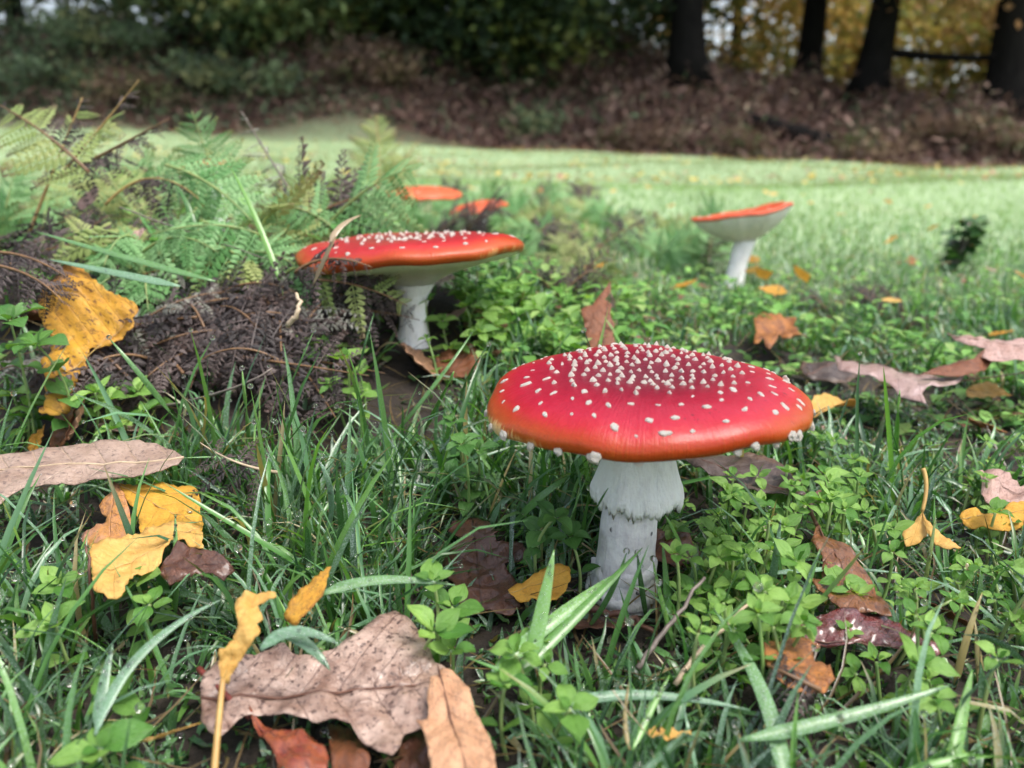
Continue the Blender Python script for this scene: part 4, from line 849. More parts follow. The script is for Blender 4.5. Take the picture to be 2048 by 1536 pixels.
# heap of dead bracken on the flank of the mound
for i in range(44):
    px, py = rr.uniform(240, 610), rr.uniform(575, 760)
    if i > 34: px, py = rr.uniform(-20, 230), rr.uniform(420, 520)
    h = rr.uniform(.012, .026); a = H(px, py, h); ang = rr.uniform(0, 6.28); l = rr.uniform(.035, .07)
    b = a + np.array([math.cos(ang) * l, math.sin(ang) * l * .6, 0]); b[2] = terr(b[0], b[1]) + rr.uniform(.010, .026); mdl = (a + b) / 2 + np.array([0, 0, rr.uniform(.0, .018)])
    frond('dark brown dead bracken frond in the tangled heap on the mound', a, mdl, b, 'dead' if rr.random() < .75 else 'grey', rr.uniform(.024, .036), 7, M_RACHD, .0007, .0, upv=(rr.gauss(0, .3), -.5 + rr.gauss(0, .3), .8), group='dead bracken heap on the mound', seed=300 + i, droop=.15, wild=.28)
# background green bracken on the mound crest
for i in range(20):
    px, py = rr.uniform(-60, 640), rr.uniform(365, 480); dep = rr.uniform(.50, .70)
    a = D(px, py + 60, dep); a[2] = min(a[2], terr(a[0], a[1]) + .02); tip = D(px + rr.uniform(-90, 90), py - rr.uniform(0, 60), dep + rr.uniform(-.05, .05))
    kd = rr.choice(['green', 'green', 'green', 'yellow'])
    frond('soft green bracken frond in the thicket crowning the mound' if kd == 'green' else 'yellowing bracken frond in the thicket crowning the mound', a, (a + tip) / 2 + np.array([rr.uniform(-.02, .02), 0, .02]), tip, kd, rr.uniform(.030, .044), 8, M_RACHG, .001, .1, upv=(rr.gauss(0, .4), -.6, .6), group='bracken thicket crowning the mound', seed=400 + i, droop=.4, wild=.2)
# low fronds behind, around the back mushrooms
for i in range(80):
    px = rr.uniform(560, 1420); py = rr.uniform(400, 520)
    if px > 1260: py = rr.uniform(470, 540)
    g = H(px, py, .0); 
    if g[1] > 2.2 or g[1] < .45: continue
    l = rr.uniform(.04, .075); ang = rr.uniform(0, 6.28); tip = g + np.array([math.cos(ang) * l, math.sin(ang) * l * .5, rr.uniform(.02, .045)])
    kd = rr.choice(['green', 'green', 'yellow', 'dead'])
    frond({'green': 'low green fern sprig between the mushrooms', 'yellow': 'low yellow green fern sprig between the mushrooms', 'dead': 'low brown fern sprig between the mushrooms'}[kd], g, (g + tip) / 2 + np.array([0, 0, .015]), tip, kd, rr.uniform(.035, .055), 7, M_RACHG if kd != 'dead' else M_RACHD, .001, .1, upv=(rr.gauss(0, .4), -.6, .6), group='low fern sprigs between the mushrooms', seed=500 + i, droop=.4, wild=.25)

for i in range(16):     # green fronds over the heap
    px, py = rr.uniform(250, 620), rr.uniform(470, 570); a = H(px, py, rr.uniform(.012, .03)); ang = rr.uniform(0, 6.28); l = rr.uniform(.04, .06)
    b = a + np.array([math.cos(ang) * l, -abs(math.sin(ang)) * l * .5, 0]); b[2] = max(a[2] - rr.uniform(-.005, .012), float(terr(b[0], b[1])) + .012)
    frond('fresh green bracken frond sprawling over the dead heap', a, (a + b) / 2 + np.array([0, 0, .014]), b, 'green' if rr.random() < .8 else 'yellow', rr.uniform(.024, .034), 7, M_RACHG, .0008, .0, upv=(rr.gauss(0, .3), -.6, .8), group='green fronds sprawling over the dead heap', seed=600 + i, droop=.6, wild=.2)
for i, (cx_, cy_, sx_, sy_, nn_, kds) in enumerate(((1150, 560, 70, 40, 16, ('dead', 'dead', 'yellow')), (1110, 470, 70, 30, 12, ('yellow', 'yellow', 'dead')), (1730, 640, 80, 35, 12, ('dead',)), (1380, 520, 40, 30, 7, ('dead', 'green')), (900, 440, 120, 16, 16, ('green', 'green', 'yellow')))):
    for j in range(nn_):
        g = H(cx_ + rr.uniform(-sx_, sx_), cy_ + rr.uniform(-sy_, sy_) + 14, .0); kd = rr.choice(kds); l = rr.uniform(.03, .05) * (1.2 if g[1] > .7 else .8); ang = rr.uniform(0, 6.28)
        tip = g + np.array([math.cos(ang) * l * .7, math.sin(ang) * l * .4, l * rr.uniform(.3, .8)])
        frond({'dead': 'withered brown fern clump tip rising from the weeds', 'yellow': 'feathery yellow green sprig rising from the weeds', 'green': 'soft green sprig rising from the weeds'}[kd], g, (g + tip) / 2 + np.array([0, 0, .012]), tip, kd, l * rr.uniform(.45, .6), 7, M_RACHD if kd == 'dead' else M_RACHG, .0007, .1, upv=(rr.gauss(0, .4), -.6, .6), group='fern sprigs and withered clumps in the weeds', seed=700 + i * 30 + j, droop=.4, wild=.3)
# ------------------------------------------------------------------ chickweed
def small_leaf_mesh(name, seed, mat, fold, curl, nu=9, nv=5, wid=.33, tip=.75):
    u = np.linspace(0, 1, nu)[:, None] * np.ones((1, nv)); t = np.linspace(-1, 1, nv)[None] * np.ones((nu, 1))
    w = wid * np.interp(u, [0, .08, .2, .38, .6, .8, .93, 1], [.12, .35, .78, 1.0, .88, .52, .18, 0]); x = t * w; y = u.copy(); r = random.Random(seed)
    z = fold * np.abs(x) + .03 * np.sin(y * 7 + seed) * np.abs(t) + .02 * np.sin(x * 14 + seed)
    th = curl * u; rad = 1 / curl; yc = rad * np.sin(th) - z * np.sin(th); zc = rad * (1 - np.cos(th)) + z * np.cos(th)
    V = np.stack([x, yc, zc], -1).reshape(-1, 3); i = np.arange(nu - 1)[:, None] * nv + np.arange(nv - 1)[None]
    q = np.stack([i, i + 1, i + nv + 1, i + nv], -1).reshape(-1, 4)
    me = mesh_np(name, V, q, luv=np.stack([u, t, np.full_like(u, seed)], -1).reshape(-1, 3)); me.materials.append(mat); return me
CL = [small_leaf_mesh('leaf', i, M_CHICK, f, c, wid=w) for i, (f, c, w) in enumerate(((.35, -.5, .33), (.15, -.7, .37), (.5, .5, .30), (.25, -1.1, .35), (.1, .3, .38), (.6, -.25, .30)))]
CLD = [small_leaf_mesh('leaf', i + 9, M_CHICKD, f, c, wid=w) for i, (f, c, w) in enumerate(((.3, -.5, .36), (.15, -.4, .4), (.4, -.8, .33)))]
SL = [small_leaf_mesh('leaf', i + 20, M_SEED, f, c, wid=.26) for i, (f, c) in enumerate(((.3, -.5), (.15, -.4)))]
NCH = 0
def sprig(base, top, leaf_len, nodes, label, group, dark=False, name='chickweed_plant', cat='plant', meshes=None, rosette=4, stem_mat=None, rad=.0006):
    global NCH; NCH += 1; r = random.Random(9000 + NCH); base = np.asarray(base, float); top = np.asarray(top, float)
    root = empty(name, base, label, cat, group); v = top - base; h = np.linalg.norm(v)
    c = bez((0, 0, 0), v * .5 + np.array([r.gauss(0, .15) * h, r.gauss(0, .15) * h, .05 * h]), v, 9)
    obj('stem', mesh_np('stem', *tube(c, np.linspace(rad, rad * .7, 9), 5)), stem_mat or M_STEMG, root)
    T, N, B = frames(c); lm = meshes or (CLD if dark else CL); a0 = r.uniform(0, 6.28)
    def put(p, t, az, pitch, l):
        t = Vector(t); q = t.to_track_quat('Z', 'Y').to_matrix().to_4x4()
        M = Matrix.Translation(Vector(p)) @ q @ Matrix.Rotation(az, 4, 'Z') @ Matrix.Rotation(pitch, 4, 'X') @ Matrix.Translation((0, rad * 1.2, 0)) @ Matrix.Diagonal((l * r.uniform(.9, 1.1), l, l, 1))
        obj('leaf', r.choice(lm), None, root, M)
    for k in range(nodes):
        s = .25 + .65 * (k + .5) / max(nodes, 1); i = int(s * 8); az = a0 + k * 1.57
        for d in (0, math.pi): put(c[i], T[i], az + d + r.gauss(0, .2), r.uniform(.0, .55), leaf_len * r.uniform(.7, 1.05))
    tt = T[-1] * .5 + np.array([0, -.25, .8]); 
    for k in range(rosette):
        az = a0 + k * 6.283 / rosette * (1 if rosette % 2 else 1) + r.gauss(0, .15); put(c[-1], tt, az, r.uniform(.15, .5) + (.45 if k >= 4 else 0), leaf_len * (1.05 if k % 2 == 0 else .85) * r.uniform(.85, 1.1))
    for k in range(2): put(c[-1], tt, a0 + .8 + k * 3.14, 1.0, leaf_len * .45)
def place_sprigs(spots, label, group, dark=False):
    for (px, py, hgt, ll, *dep) in spots:
        top = D(px, py, dep[0]) if dep else H(px, py, hgt)
        b = top + np.array([random.uniform(-.006, .006), random.uniform(-.004, .008), 0]); b[2] = terr(b[0], b[1]) - .002
        sprig(b, top, ll * random.choice((.6, .75, .85, .95)), max(1, int((top[2] - b[2]) / .012)), label, group, dark)
place_sprigs([(868, 1165, .03, .0110, .205), (905, 1215, .03, .009, .208), (868, 1265, .03, .0112, .195), (905, 1300, .02, .009, .196)],
             'tall fresh chickweed shoot growing beside the tip of the large oak leaf', 'chickweed shoots by the large oak leaf')
place_sprigs([(1080, 1270, .022, .008), (1030, 1310, .022, .009), (1090, 1330, .02, .008), (1010, 1370, .02, .009), (1140, 1420, .02, .008)],
             'chickweed shoot in the grass in front of the big mushroom', 'chickweed in front of the big mushroom')
place_sprigs([(270, 1160, .024, .010), (300, 1210, .022, .010), (120, 1170, .02, .009), (230, 1400, .018, .012), (200, 1500, .016, .010), (110, 1250, .018, .008)],
             'pale chickweed shoot in the grass below the pale yellow leaf', 'chickweed below the pale yellow leaf')
place_sprigs([(1110, 1035, .026, .0085), (1140, 1075, .02, .0085), (1085, 1060, .018, .008)], 'dark green chickweed rosette close beside the white stem', 'chickweed beside the white stem', True)
place_sprigs([(905, 845, .03, .010), (925, 890, .03, .010), (955, 900, .026, .011), (900, 950, .016, .009)], 'dark chickweed shoot under the rim of the big cap', 'chickweed under the cap rim', True)
place_sprigs([(690, 720, .022, .0115), (720, 750, .02, .0125), (660, 770, .02, .011), (720, 790, .016, .010), (620, 690, .024, .010), (580, 730, .018, .010), (650, 700, .016, .010)],
             'bright chickweed shoot between dead bracken and the half hidden mushroom', 'chickweed before the half hidden mushroom')
place_sprigs([(20, 640, .03, .0165, .315), (75, 690, .025, .015, .31)], 'broad leaved dark green chickweed close beside the upright yellow leaf', 'broad chickweed by the upright yellow leaf', True)
place_sprigs([(190, 785, .02, .0105), (215, 800, .016, .011), (275, 785, .016, .0115), (290, 825, .012, .010), (165, 805, .014, .009), (25, 790, .02, .011), (55, 815, .016, .011), (220, 860, .014, .009), (180, 770, .016, .008)],
             'light green chickweed shoot at the foot of the upright yellow leaf', 'chickweed at the foot of the upright yellow leaf')
spots = []
for _ in range(110):
    px, py = random.uniform(1345, 1720), random.uniform(945, 1270)
    if px < 1375 and py > 1120: continue
    if 1600 < px < 1720 and 1040 < py < 1240: continue
    spots.append((px, py, random.uniform(.012, .028), random.uniform(.0050, .0078)))
place_sprigs(spots, 'bright green chickweed shoot in the dense mat beside the big stem', 'chickweed mat beside the big stem')
spots = [(1680, 1170, .014, .0085), (1690, 1130, .016, .0085), (1710, 1190, .014, .008), (1830, 1230, .022, .0075), (1865, 1265, .022, .008), (1840, 1330, .022, .008), (1870, 1400, .020, .008)]
for _ in range(95):
    px, py = random.uniform(1640, 2080), random.uniform(860, 1480)
    if py > 1220 and random.random() < .8: continue
    if 1600 < px < 1780 and 1040 < py < 1290: continue
    if 1790 < px < 1930 and 960 < py < 1110: continue
    spots.append((px, py, random.uniform(.010, .024), random.uniform(.0045, .0072)))
place_sprigs(spots, 'small chickweed shoot in the turf around the tent like yellow leaf', 'chickweed around the tent like yellow leaf')
spots = []
for _ in range(70):
    px, py = random.uniform(850, 1260), random.uniform(570, 700)
    spots.append((px, py, random.uniform(.008, .022), random.uniform(.008, .012)))
place_sprigs(spots, 'chickweed shoot in the patch between the two largest mushrooms', 'chickweed between the two largest mushrooms')

# seedling on the lawn
sb = H(1905, 545, .0); dsb = np.dot(sb - CAM, FW)
sroot_top = D(1912, 455, dsb)
def seedling():
    root = empty('tree_seedling', sb, 'small dark green leafy seedling standing alone on the lawn', 'seedling'); r = random.Random(77)
    for k in range(6):
        e = D(1908 + r.uniform(-62, 72), 452 + r.uniform(-14, 55), dsb + r.uniform(-.03, .03)) - sb; c = bez((0, 0, 0), (e[0] * .3, e[1] * .3, e[2] * .7), e, 8)
        obj('stem', mesh_np('stem', *tube(c, np.linspace(.0026, .0008, 8), 5)), M_TWIG, root)
        for j in range(14):
            p = c[1 + j % 7]; az = r.uniform(0, 6.28); l = r.uniform(.014, .026)
            obj('leaf', r.choice(SL), None, root, Matrix.Translation(Vector(p)) @ Matrix.Rotation(az, 4, 'Z') @ Matrix.Rotation(r.uniform(-.3, .7), 4, 'X') @ Matrix.Diagonal((l * 1.2, l, l, 1)))
seedling()

# ------------------------------------------------------------------ grass
def suppress_scale(x, y):
    s = np.ones_like(x)
    for (x0, y0, x1, y1, rad, sc) in SUPPRESS:
        dx, dy = x1 - x0, y1 - y0; L2 = dx * dx + dy * dy + 1e-12
        for oy in (0.0, -.010):
            t = np.clip(((x - x0) * dx + (y - y0 - oy) * dy) / L2, 0, 1); d = np.hypot(x - x0 - t * dx, y - y0 - oy - t * dy)
            s = np.where(d < rad, np.minimum(s, sc if oy == 0 else max(sc, .35)), s)
    return s
def blades(x, y, az, tilt, bend, L, W, S, col, dew, fold=.35, twist=None, drift=None, z0=-.002):
    n = len(x); ds = L / S; P = np.zeros((n, S + 1, 3)); P[:, 0] = np.stack([x, y, terr(x, y) + z0], -1)
    Dv = np.zeros((n, S + 1, 3)); drift = np.zeros(n) if drift is None else drift
    for k in range(S + 1):
        th = tilt + bend * (k / S) ** 1.3; a = az + drift * k / S
        Dv[:, k] = np.stack([np.sin(th) * np.cos(a), np.sin(th) * np.sin(a), np.cos(th)], -1)
        if k < S: P[:, k + 1] = P[:, k] + Dv[:, k] * ds[:, None]
    # never below the ground
    g = terr(P[:, 1:, 0], P[:, 1:, 1]) + .0015; P[:, 1:, 2] = np.maximum(P[:, 1:, 2], g)
    s = np.linspace(0, 1, S + 1); prof = np.interp(s, [0, .2, .6, .85, 1], [.65, 1, .85, .5, .04])
    w = W[:, None] * prof[None] * .5
    tw = (twist[:, None] * s[None]) if twist is not None else np.zeros((n, S + 1))
    aa = az[:, None] + drift[:, None] * s[None]
    side = np.stack([-np.sin(aa), np.cos(aa), np.zeros_like(aa)], -1)
    nrm = np.cross(side, Dv); side = side * np.cos(tw)[..., None] + nrm * np.sin(tw)[..., None]; nrm = np.cross(side, Dv)
    A = P - side * w[..., None]; B = P + side * w[..., None]; Cc = P - nrm * (w * fold)[..., None] * -1.0
    V = np.stack([A, Cc, B], 2).reshape(-1, 3)          # n, S+1, 3
    base = (np.arange(n) * (S + 1) * 3)[:, None, None] + (np.arange(S) * 3)[None, :, None] + np.arange(2)[None, None]
    q = np.stack([base, base + 1, base + 4, base + 3], -1).reshape(-1, 4)
    c = np.repeat(col, (S + 1) * 3, 0); fr = np.tile(np.repeat(s, 3), n)[:, None]
    root = np.array([.07, .08, .03]); m = np.clip(1 - fr * 4.5, 0, 1) * .7; c = c * (1 - m) + root * m  # blade bases darkened: shade in the turf gaps painted into the colour
    tp = np.clip((fr - .72) / .28, 0, 1) * np.repeat((np.sin(np.arange(n) * 12.9898) * 43758.5 % 1 < .22).astype(float), (S + 1) * 3)[:, None]; c = c * (1 - tp * .8) + np.array([.34, .22, .09]) * tp * .8
    c = np.concatenate([c, np.repeat(dew, (S + 1) * 3)[:, None]], 1)
    return V, q, c, P, nrm
def blade_cols(n, r):
    base = np.array([[.055, .165, .04], [.095, .25, .055], [.17, .37, .075], [.03, .10, .035], [.15, .31, .17], [.42, .32, .16]])
    k = r.choice(6, n, p=[.26, .24, .14, .17, .15, .04]); c = base[k] * r.uniform(.8, 1.2, (n, 1)); return c
NEAR = []
def scatter_near():
    r = np.random.default_rng(21); nt_ = 4300
    yy = np.sqrt(r.uniform(.105 ** 2, .66 ** 2, nt_ * 2)); xx = r.uniform(-1, 1, nt_ * 2) * (yy * .82 + .07)
    # leave the bracken heap and the chickweed mat thinner
    dens = np.ones_like(xx)
    mound = (xx < -.03) & (yy > .305) & (xx > -.5); dens[mound] *= .16
    mat_ = (xx > .05) & (xx < .13) & (yy > .215) & (yy < .30); dens[mat_] *= .25
    stemfront = (np.abs(xx - .035) < .022) & (yy > .222) & (yy < .25); dens[stemfront] *= .3
    keep = r.uniform(0, 1, len(xx)) < dens; xx, yy = xx[keep], yy[keep]
    per = r.integers(4, 9, len(xx)); x = np.repeat(xx, per) + r.normal(0, .0035, per.sum()); y = np.repeat(yy, per) + r.normal(0, .0035, per.sum()); n = len(x)
    az = np.repeat(r.uniform(0, 6.28, len(xx)), per) + r.normal(0, 1.1, n)
    L = r.lognormal(math.log(.0275), .42, n); W = r.uniform(.0009, .0022, n) * np.clip(L / .03, .7, 1.35)
    fr = np.clip((y - .10) / .09, 0, 1); L *= .55 + .45 * fr                     # shorter right at the lens
    right = (x > .09); L[right] *= .72
    leftt = (x < .03) & (x > -.12) & (y > .23) & (y < .32); L[leftt] *= 1.15
    md = (x < -.03) & (y > .33); L[md] *= .7
    far = y > .42; L[far] *= .6
    bt = (x > -.04) & (x < .14) & (y > .33); L[bt] *= .62; W *= .82; L = np.minimum(L, np.where(y > .30, .036, .07)); ch = (x > -.105) & (x < -.03) & (y > .285) & (y < .35); L[ch] *= .5
    sf = (np.abs(x - .035) < .035) & (y > .15) & (y < .25); L[sf] *= .62
    L *= suppress_scale(x, y); k = L > .006; x, y, az, L, W = (q[k] for q in (x, y, az, L, W)); n = len(x)
    tilt = np.abs(r.normal(.35, .35, n)); bend = r.gamma(2.0, .55, n)
    col = blade_cols(n, r); dew = np.clip(r.beta(.7, 1.3, n) * 1.1, 0, 1)
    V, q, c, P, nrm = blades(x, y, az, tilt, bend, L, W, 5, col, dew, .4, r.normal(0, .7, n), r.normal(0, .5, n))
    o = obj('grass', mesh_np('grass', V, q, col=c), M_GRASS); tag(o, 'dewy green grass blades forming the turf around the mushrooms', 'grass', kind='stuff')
    NEAR.append((P, nrm, dew, W))
    # short under-grass filling the gaps
    n3 = 11000; y = np.sqrt(r.uniform(.115 ** 2, .40 ** 2, n3)); x = r.uniform(-1, 1, n3) * (y * .82 + .07); k = ~((x < -.03) & (y > .31)); x, y = x[k], y[k]; n3 = len(x)
    L = r.lognormal(math.log(.0165), .3, n3) * np.maximum(suppress_scale(x, y), .3); dw = r.beta(.8, 1.2, n3)
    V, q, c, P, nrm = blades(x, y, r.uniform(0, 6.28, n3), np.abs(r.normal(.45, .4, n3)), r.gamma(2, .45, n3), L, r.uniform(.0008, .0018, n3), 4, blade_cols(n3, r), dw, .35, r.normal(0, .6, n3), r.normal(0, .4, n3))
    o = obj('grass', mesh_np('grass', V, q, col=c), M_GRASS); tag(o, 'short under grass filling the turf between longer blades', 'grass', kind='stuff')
    # thatch of dry strands low down
    n2 = 2600; y = np.sqrt(r.uniform(.11 ** 2, .6 ** 2, n2)); x = r.uniform(-1, 1, n2) * (y * .68 + .05)
    V, q, c, P, nrm = blades(x, y, r.uniform(0, 6.28, n2), r.uniform(1.0, 1.5, n2), r.uniform(-.2, .3, n2), r.uniform(.01, .035, n2), r.uniform(.0005, .0011, n2), 4, np.array([[.16, .11, .06]]) * r.uniform(.4, 1.6, (n2, 1)), np.zeros(n2), .3, None, r.normal(0, .6, n2), .003)
    o = obj('dry_grass', mesh_np('dry_grass', V, q, col=c), M_GRASS); tag(o, 'dry brown grass strands matted low in the turf', 'grass', kind='stuff')
scatter_near()
def scatter_mid():
    r = np.random.default_rng(22); n = 52000
    y = .56 * (3.2 / .56) ** r.uniform(0, 1, n); x = r.uniform(-1, 1, n) * (y * .90 + .08)
    L = r.lognormal(math.log(.024), .35, n) * np.where(y < 1.1, .6, .6); W = r.uniform(.0010, .0022, n) * (y / .8) ** .45
    on = (x < .0) & (y < .8); k = ~(on & (r.uniform(0, 1, n) < .5)); x, y, L, W = x[k], y[k], L[k], W[k]; n = len(x)
    L *= suppress_scale(x, y); pal = np.clip((y - .6) / 1.6, 0, 1)[:, None]
    col = blade_cols(n, r) * (1 - pal) + np.array([.33, .48, .22]) * r.uniform(.8, 1.2, (n, 1)) * pal
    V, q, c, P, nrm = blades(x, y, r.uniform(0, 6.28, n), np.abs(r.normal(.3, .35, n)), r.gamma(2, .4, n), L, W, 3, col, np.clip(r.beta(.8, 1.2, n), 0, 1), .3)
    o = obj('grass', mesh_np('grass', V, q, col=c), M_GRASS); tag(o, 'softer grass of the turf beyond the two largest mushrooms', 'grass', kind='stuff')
    n = 86000; y = 2.8 * (13.2 / 2.8) ** r.uniform(0, 1, n); x = r.uniform(-1, 1, n) * (y * .92 + .3)
    col = np.array([.37, .49, .28]) * r.uniform(.88, 1.12, (n, 1)) + np.array([.05, .02, 0]) * r.uniform(0, 1, (n, 1)) ** 2
    V, q, c, P, nrm = blades(x, y, r.uniform(0, 6.28, n), np.abs(r.normal(.4, .4, n)), r.gamma(2, .4, n), r.uniform(.012, .026, n), r.uniform(.005, .011, n) * (y / 5) ** .5, 1, col, np.zeros(n), .2)
    o = obj('grass', mesh_np('grass', V, q, col=c), M_GRASS); tag(o, 'short pale lawn grass of the open meadow reaching the bank', 'grass', kind='stuff')
scatter_mid()
# chickweed and clover leaves further off, too many to count
def ground_cover():
    r = np.random.default_rng(23); n = 18000
    y = .36 * (2.0 / .36) ** r.uniform(0, 1, n); x = r.uniform(-1, 1, n) * (y * .85 + .06)
    keep = ((x > -.02) | (r.uniform(0, 1, n) < .35)) & (r.uniform(0, 1, n) < .35 + .65 * (np.sin(x * 17 + 2) * np.sin(y * 15 + x * 9) > -.2)); keep &= r.uniform(0, 1, n) < np.interp(y, [.36, .6, .85, 1.4], [1, .75, .25, .0]); x, y = x[keep], y[keep]; n = len(x)
    sc = suppress_scale(x, y); z = terr(x, y) + np.where(sc < 1, .003, r.uniform(.003, .022, n)); l = r.uniform(.006, .011, n)
    az = r.uniform(0, 6.28, n); pt = r.uniform(-.5, .6, n); ca, sa, cp, sp = np.cos(az), np.sin(az), np.cos(pt), np.sin(pt)
    tpl = np.array([(0, 0, 0), (.30, .3, .10), (.28, .65, .08), (0, 1.0, -.1), (-.28, .65, .08), (-.30, .3, .10), (0, .5, 0)]); tri = np.array([(6, 0, 1), (6, 1, 2), (6, 2, 3), (6, 3, 4), (6, 4, 5), (6, 5, 0)])
    lx, ly, lz = (tpl[:, i][None] * l[:, None] for i in range(3)); y1 = ly * cp[:, None] - lz * sp[:, None]; z1 = ly * sp[:, None] + lz * cp[:, None]
    V = np.stack([x[:, None] + lx * ca[:, None] - y1 * sa[:, None], y[:, None] + lx * sa[:, None] + y1 * ca[:, None], z[:, None] + z1], -1).reshape(-1, 3)
    T = (np.arange(n) * 7)[:, None, None] + tri[None]
    pal = np.array([[.17, .37, .08], [.25, .48, .12], [.11, .27, .07], [.32, .48, .15], [.26, .14, .09]]); c = pal[r.choice(5, n, p=[.3, .28, .22, .15, .05])] * r.uniform(.8, 1.2, (n, 1))
    o = obj('ground_cover', mesh_np('ground_cover', V, None, T.reshape(-1, 3), col=np.repeat(c, 7, 0)), M_FOLI); tag(o, 'mass of small green chickweed leaves carpeting the turf', 'ground cover', kind='stuff')
ground_cover()

# individual prominent grass blades
def blade_obj(label, P0, P1, P2, W, col, group, drop=False, name='grass_blade', dew=.6, mat=None, cat='grass blade', fold=.35, face=(0, -.6, .8)):
    P0, P1, P2 = (np.asarray(p, float) for p in (P0, P1, P2)); S = 16; c = bez(P0, P1, P2, S + 1) - P0; T, N, B = frames(c)
    f = np.array(face, float); side = np.cross(T, f); side /= np.linalg.norm(side, axis=1)[:, None] + 1e-9; nn = np.cross(side, T)
    s = np.linspace(0, 1, S + 1); w = W * .5 * np.interp(s, [0, .18, .55, .85, 1], [.22, 1, .85, .45, .03])
    V = np.stack([c - side * w[:, None], c - nn * (w * fold)[:, None], c + side * w[:, None]], 1).reshape(-1, 3)
    b = (np.arange(S) * 3)[:, None] + np.arange(2)[None]; q = np.stack([b, b + 1, b + 4, b + 3], -1).reshape(-1, 4)
    cc = np.concatenate([np.tile(np.asarray(col), (len(V), 1)), np.full((len(V), 1), dew)], 1)
    o = obj(name, mesh_np(name, V, q, col=cc), mat or M_GRASS); o.location = P0; tag(o, label, cat, group); sm = o.modifiers.new('thick', 'SOLIDIFY'); sm.thickness = .00018
    if drop:
        r_ = .0009; dd = obj('dew_drop', ICO_ME, None, o, Matrix.Translation(Vector(c[-1] + np.array([0, 0, r_ * .4]))) @ Matrix.Diagonal((r_, r_, r_, 1)))
    NEAR.append(((c + P0)[None], nn[None], np.array([dew + .25]), np.array([W])))
    return o
bm = bmesh.new(); bmesh.ops.create_icosphere(bm, subdivisions=3, radius=1); ICO_ME = bpy.data.meshes.new('dew_drop'); bm.to_mesh(ICO_ME); bm.free(); ICO_ME.polygons.foreach_set('use_smooth', [True] * len(ICO_ME.polygons)); ICO_ME.materials.append(M_DEW)
g1, g2, g3, gd = (.13, .31, .07), (.21, .44, .09), (.08, .22, .055), (.16, .33, .18)
GB = 'broad dewy grass blades standing out of the turf'
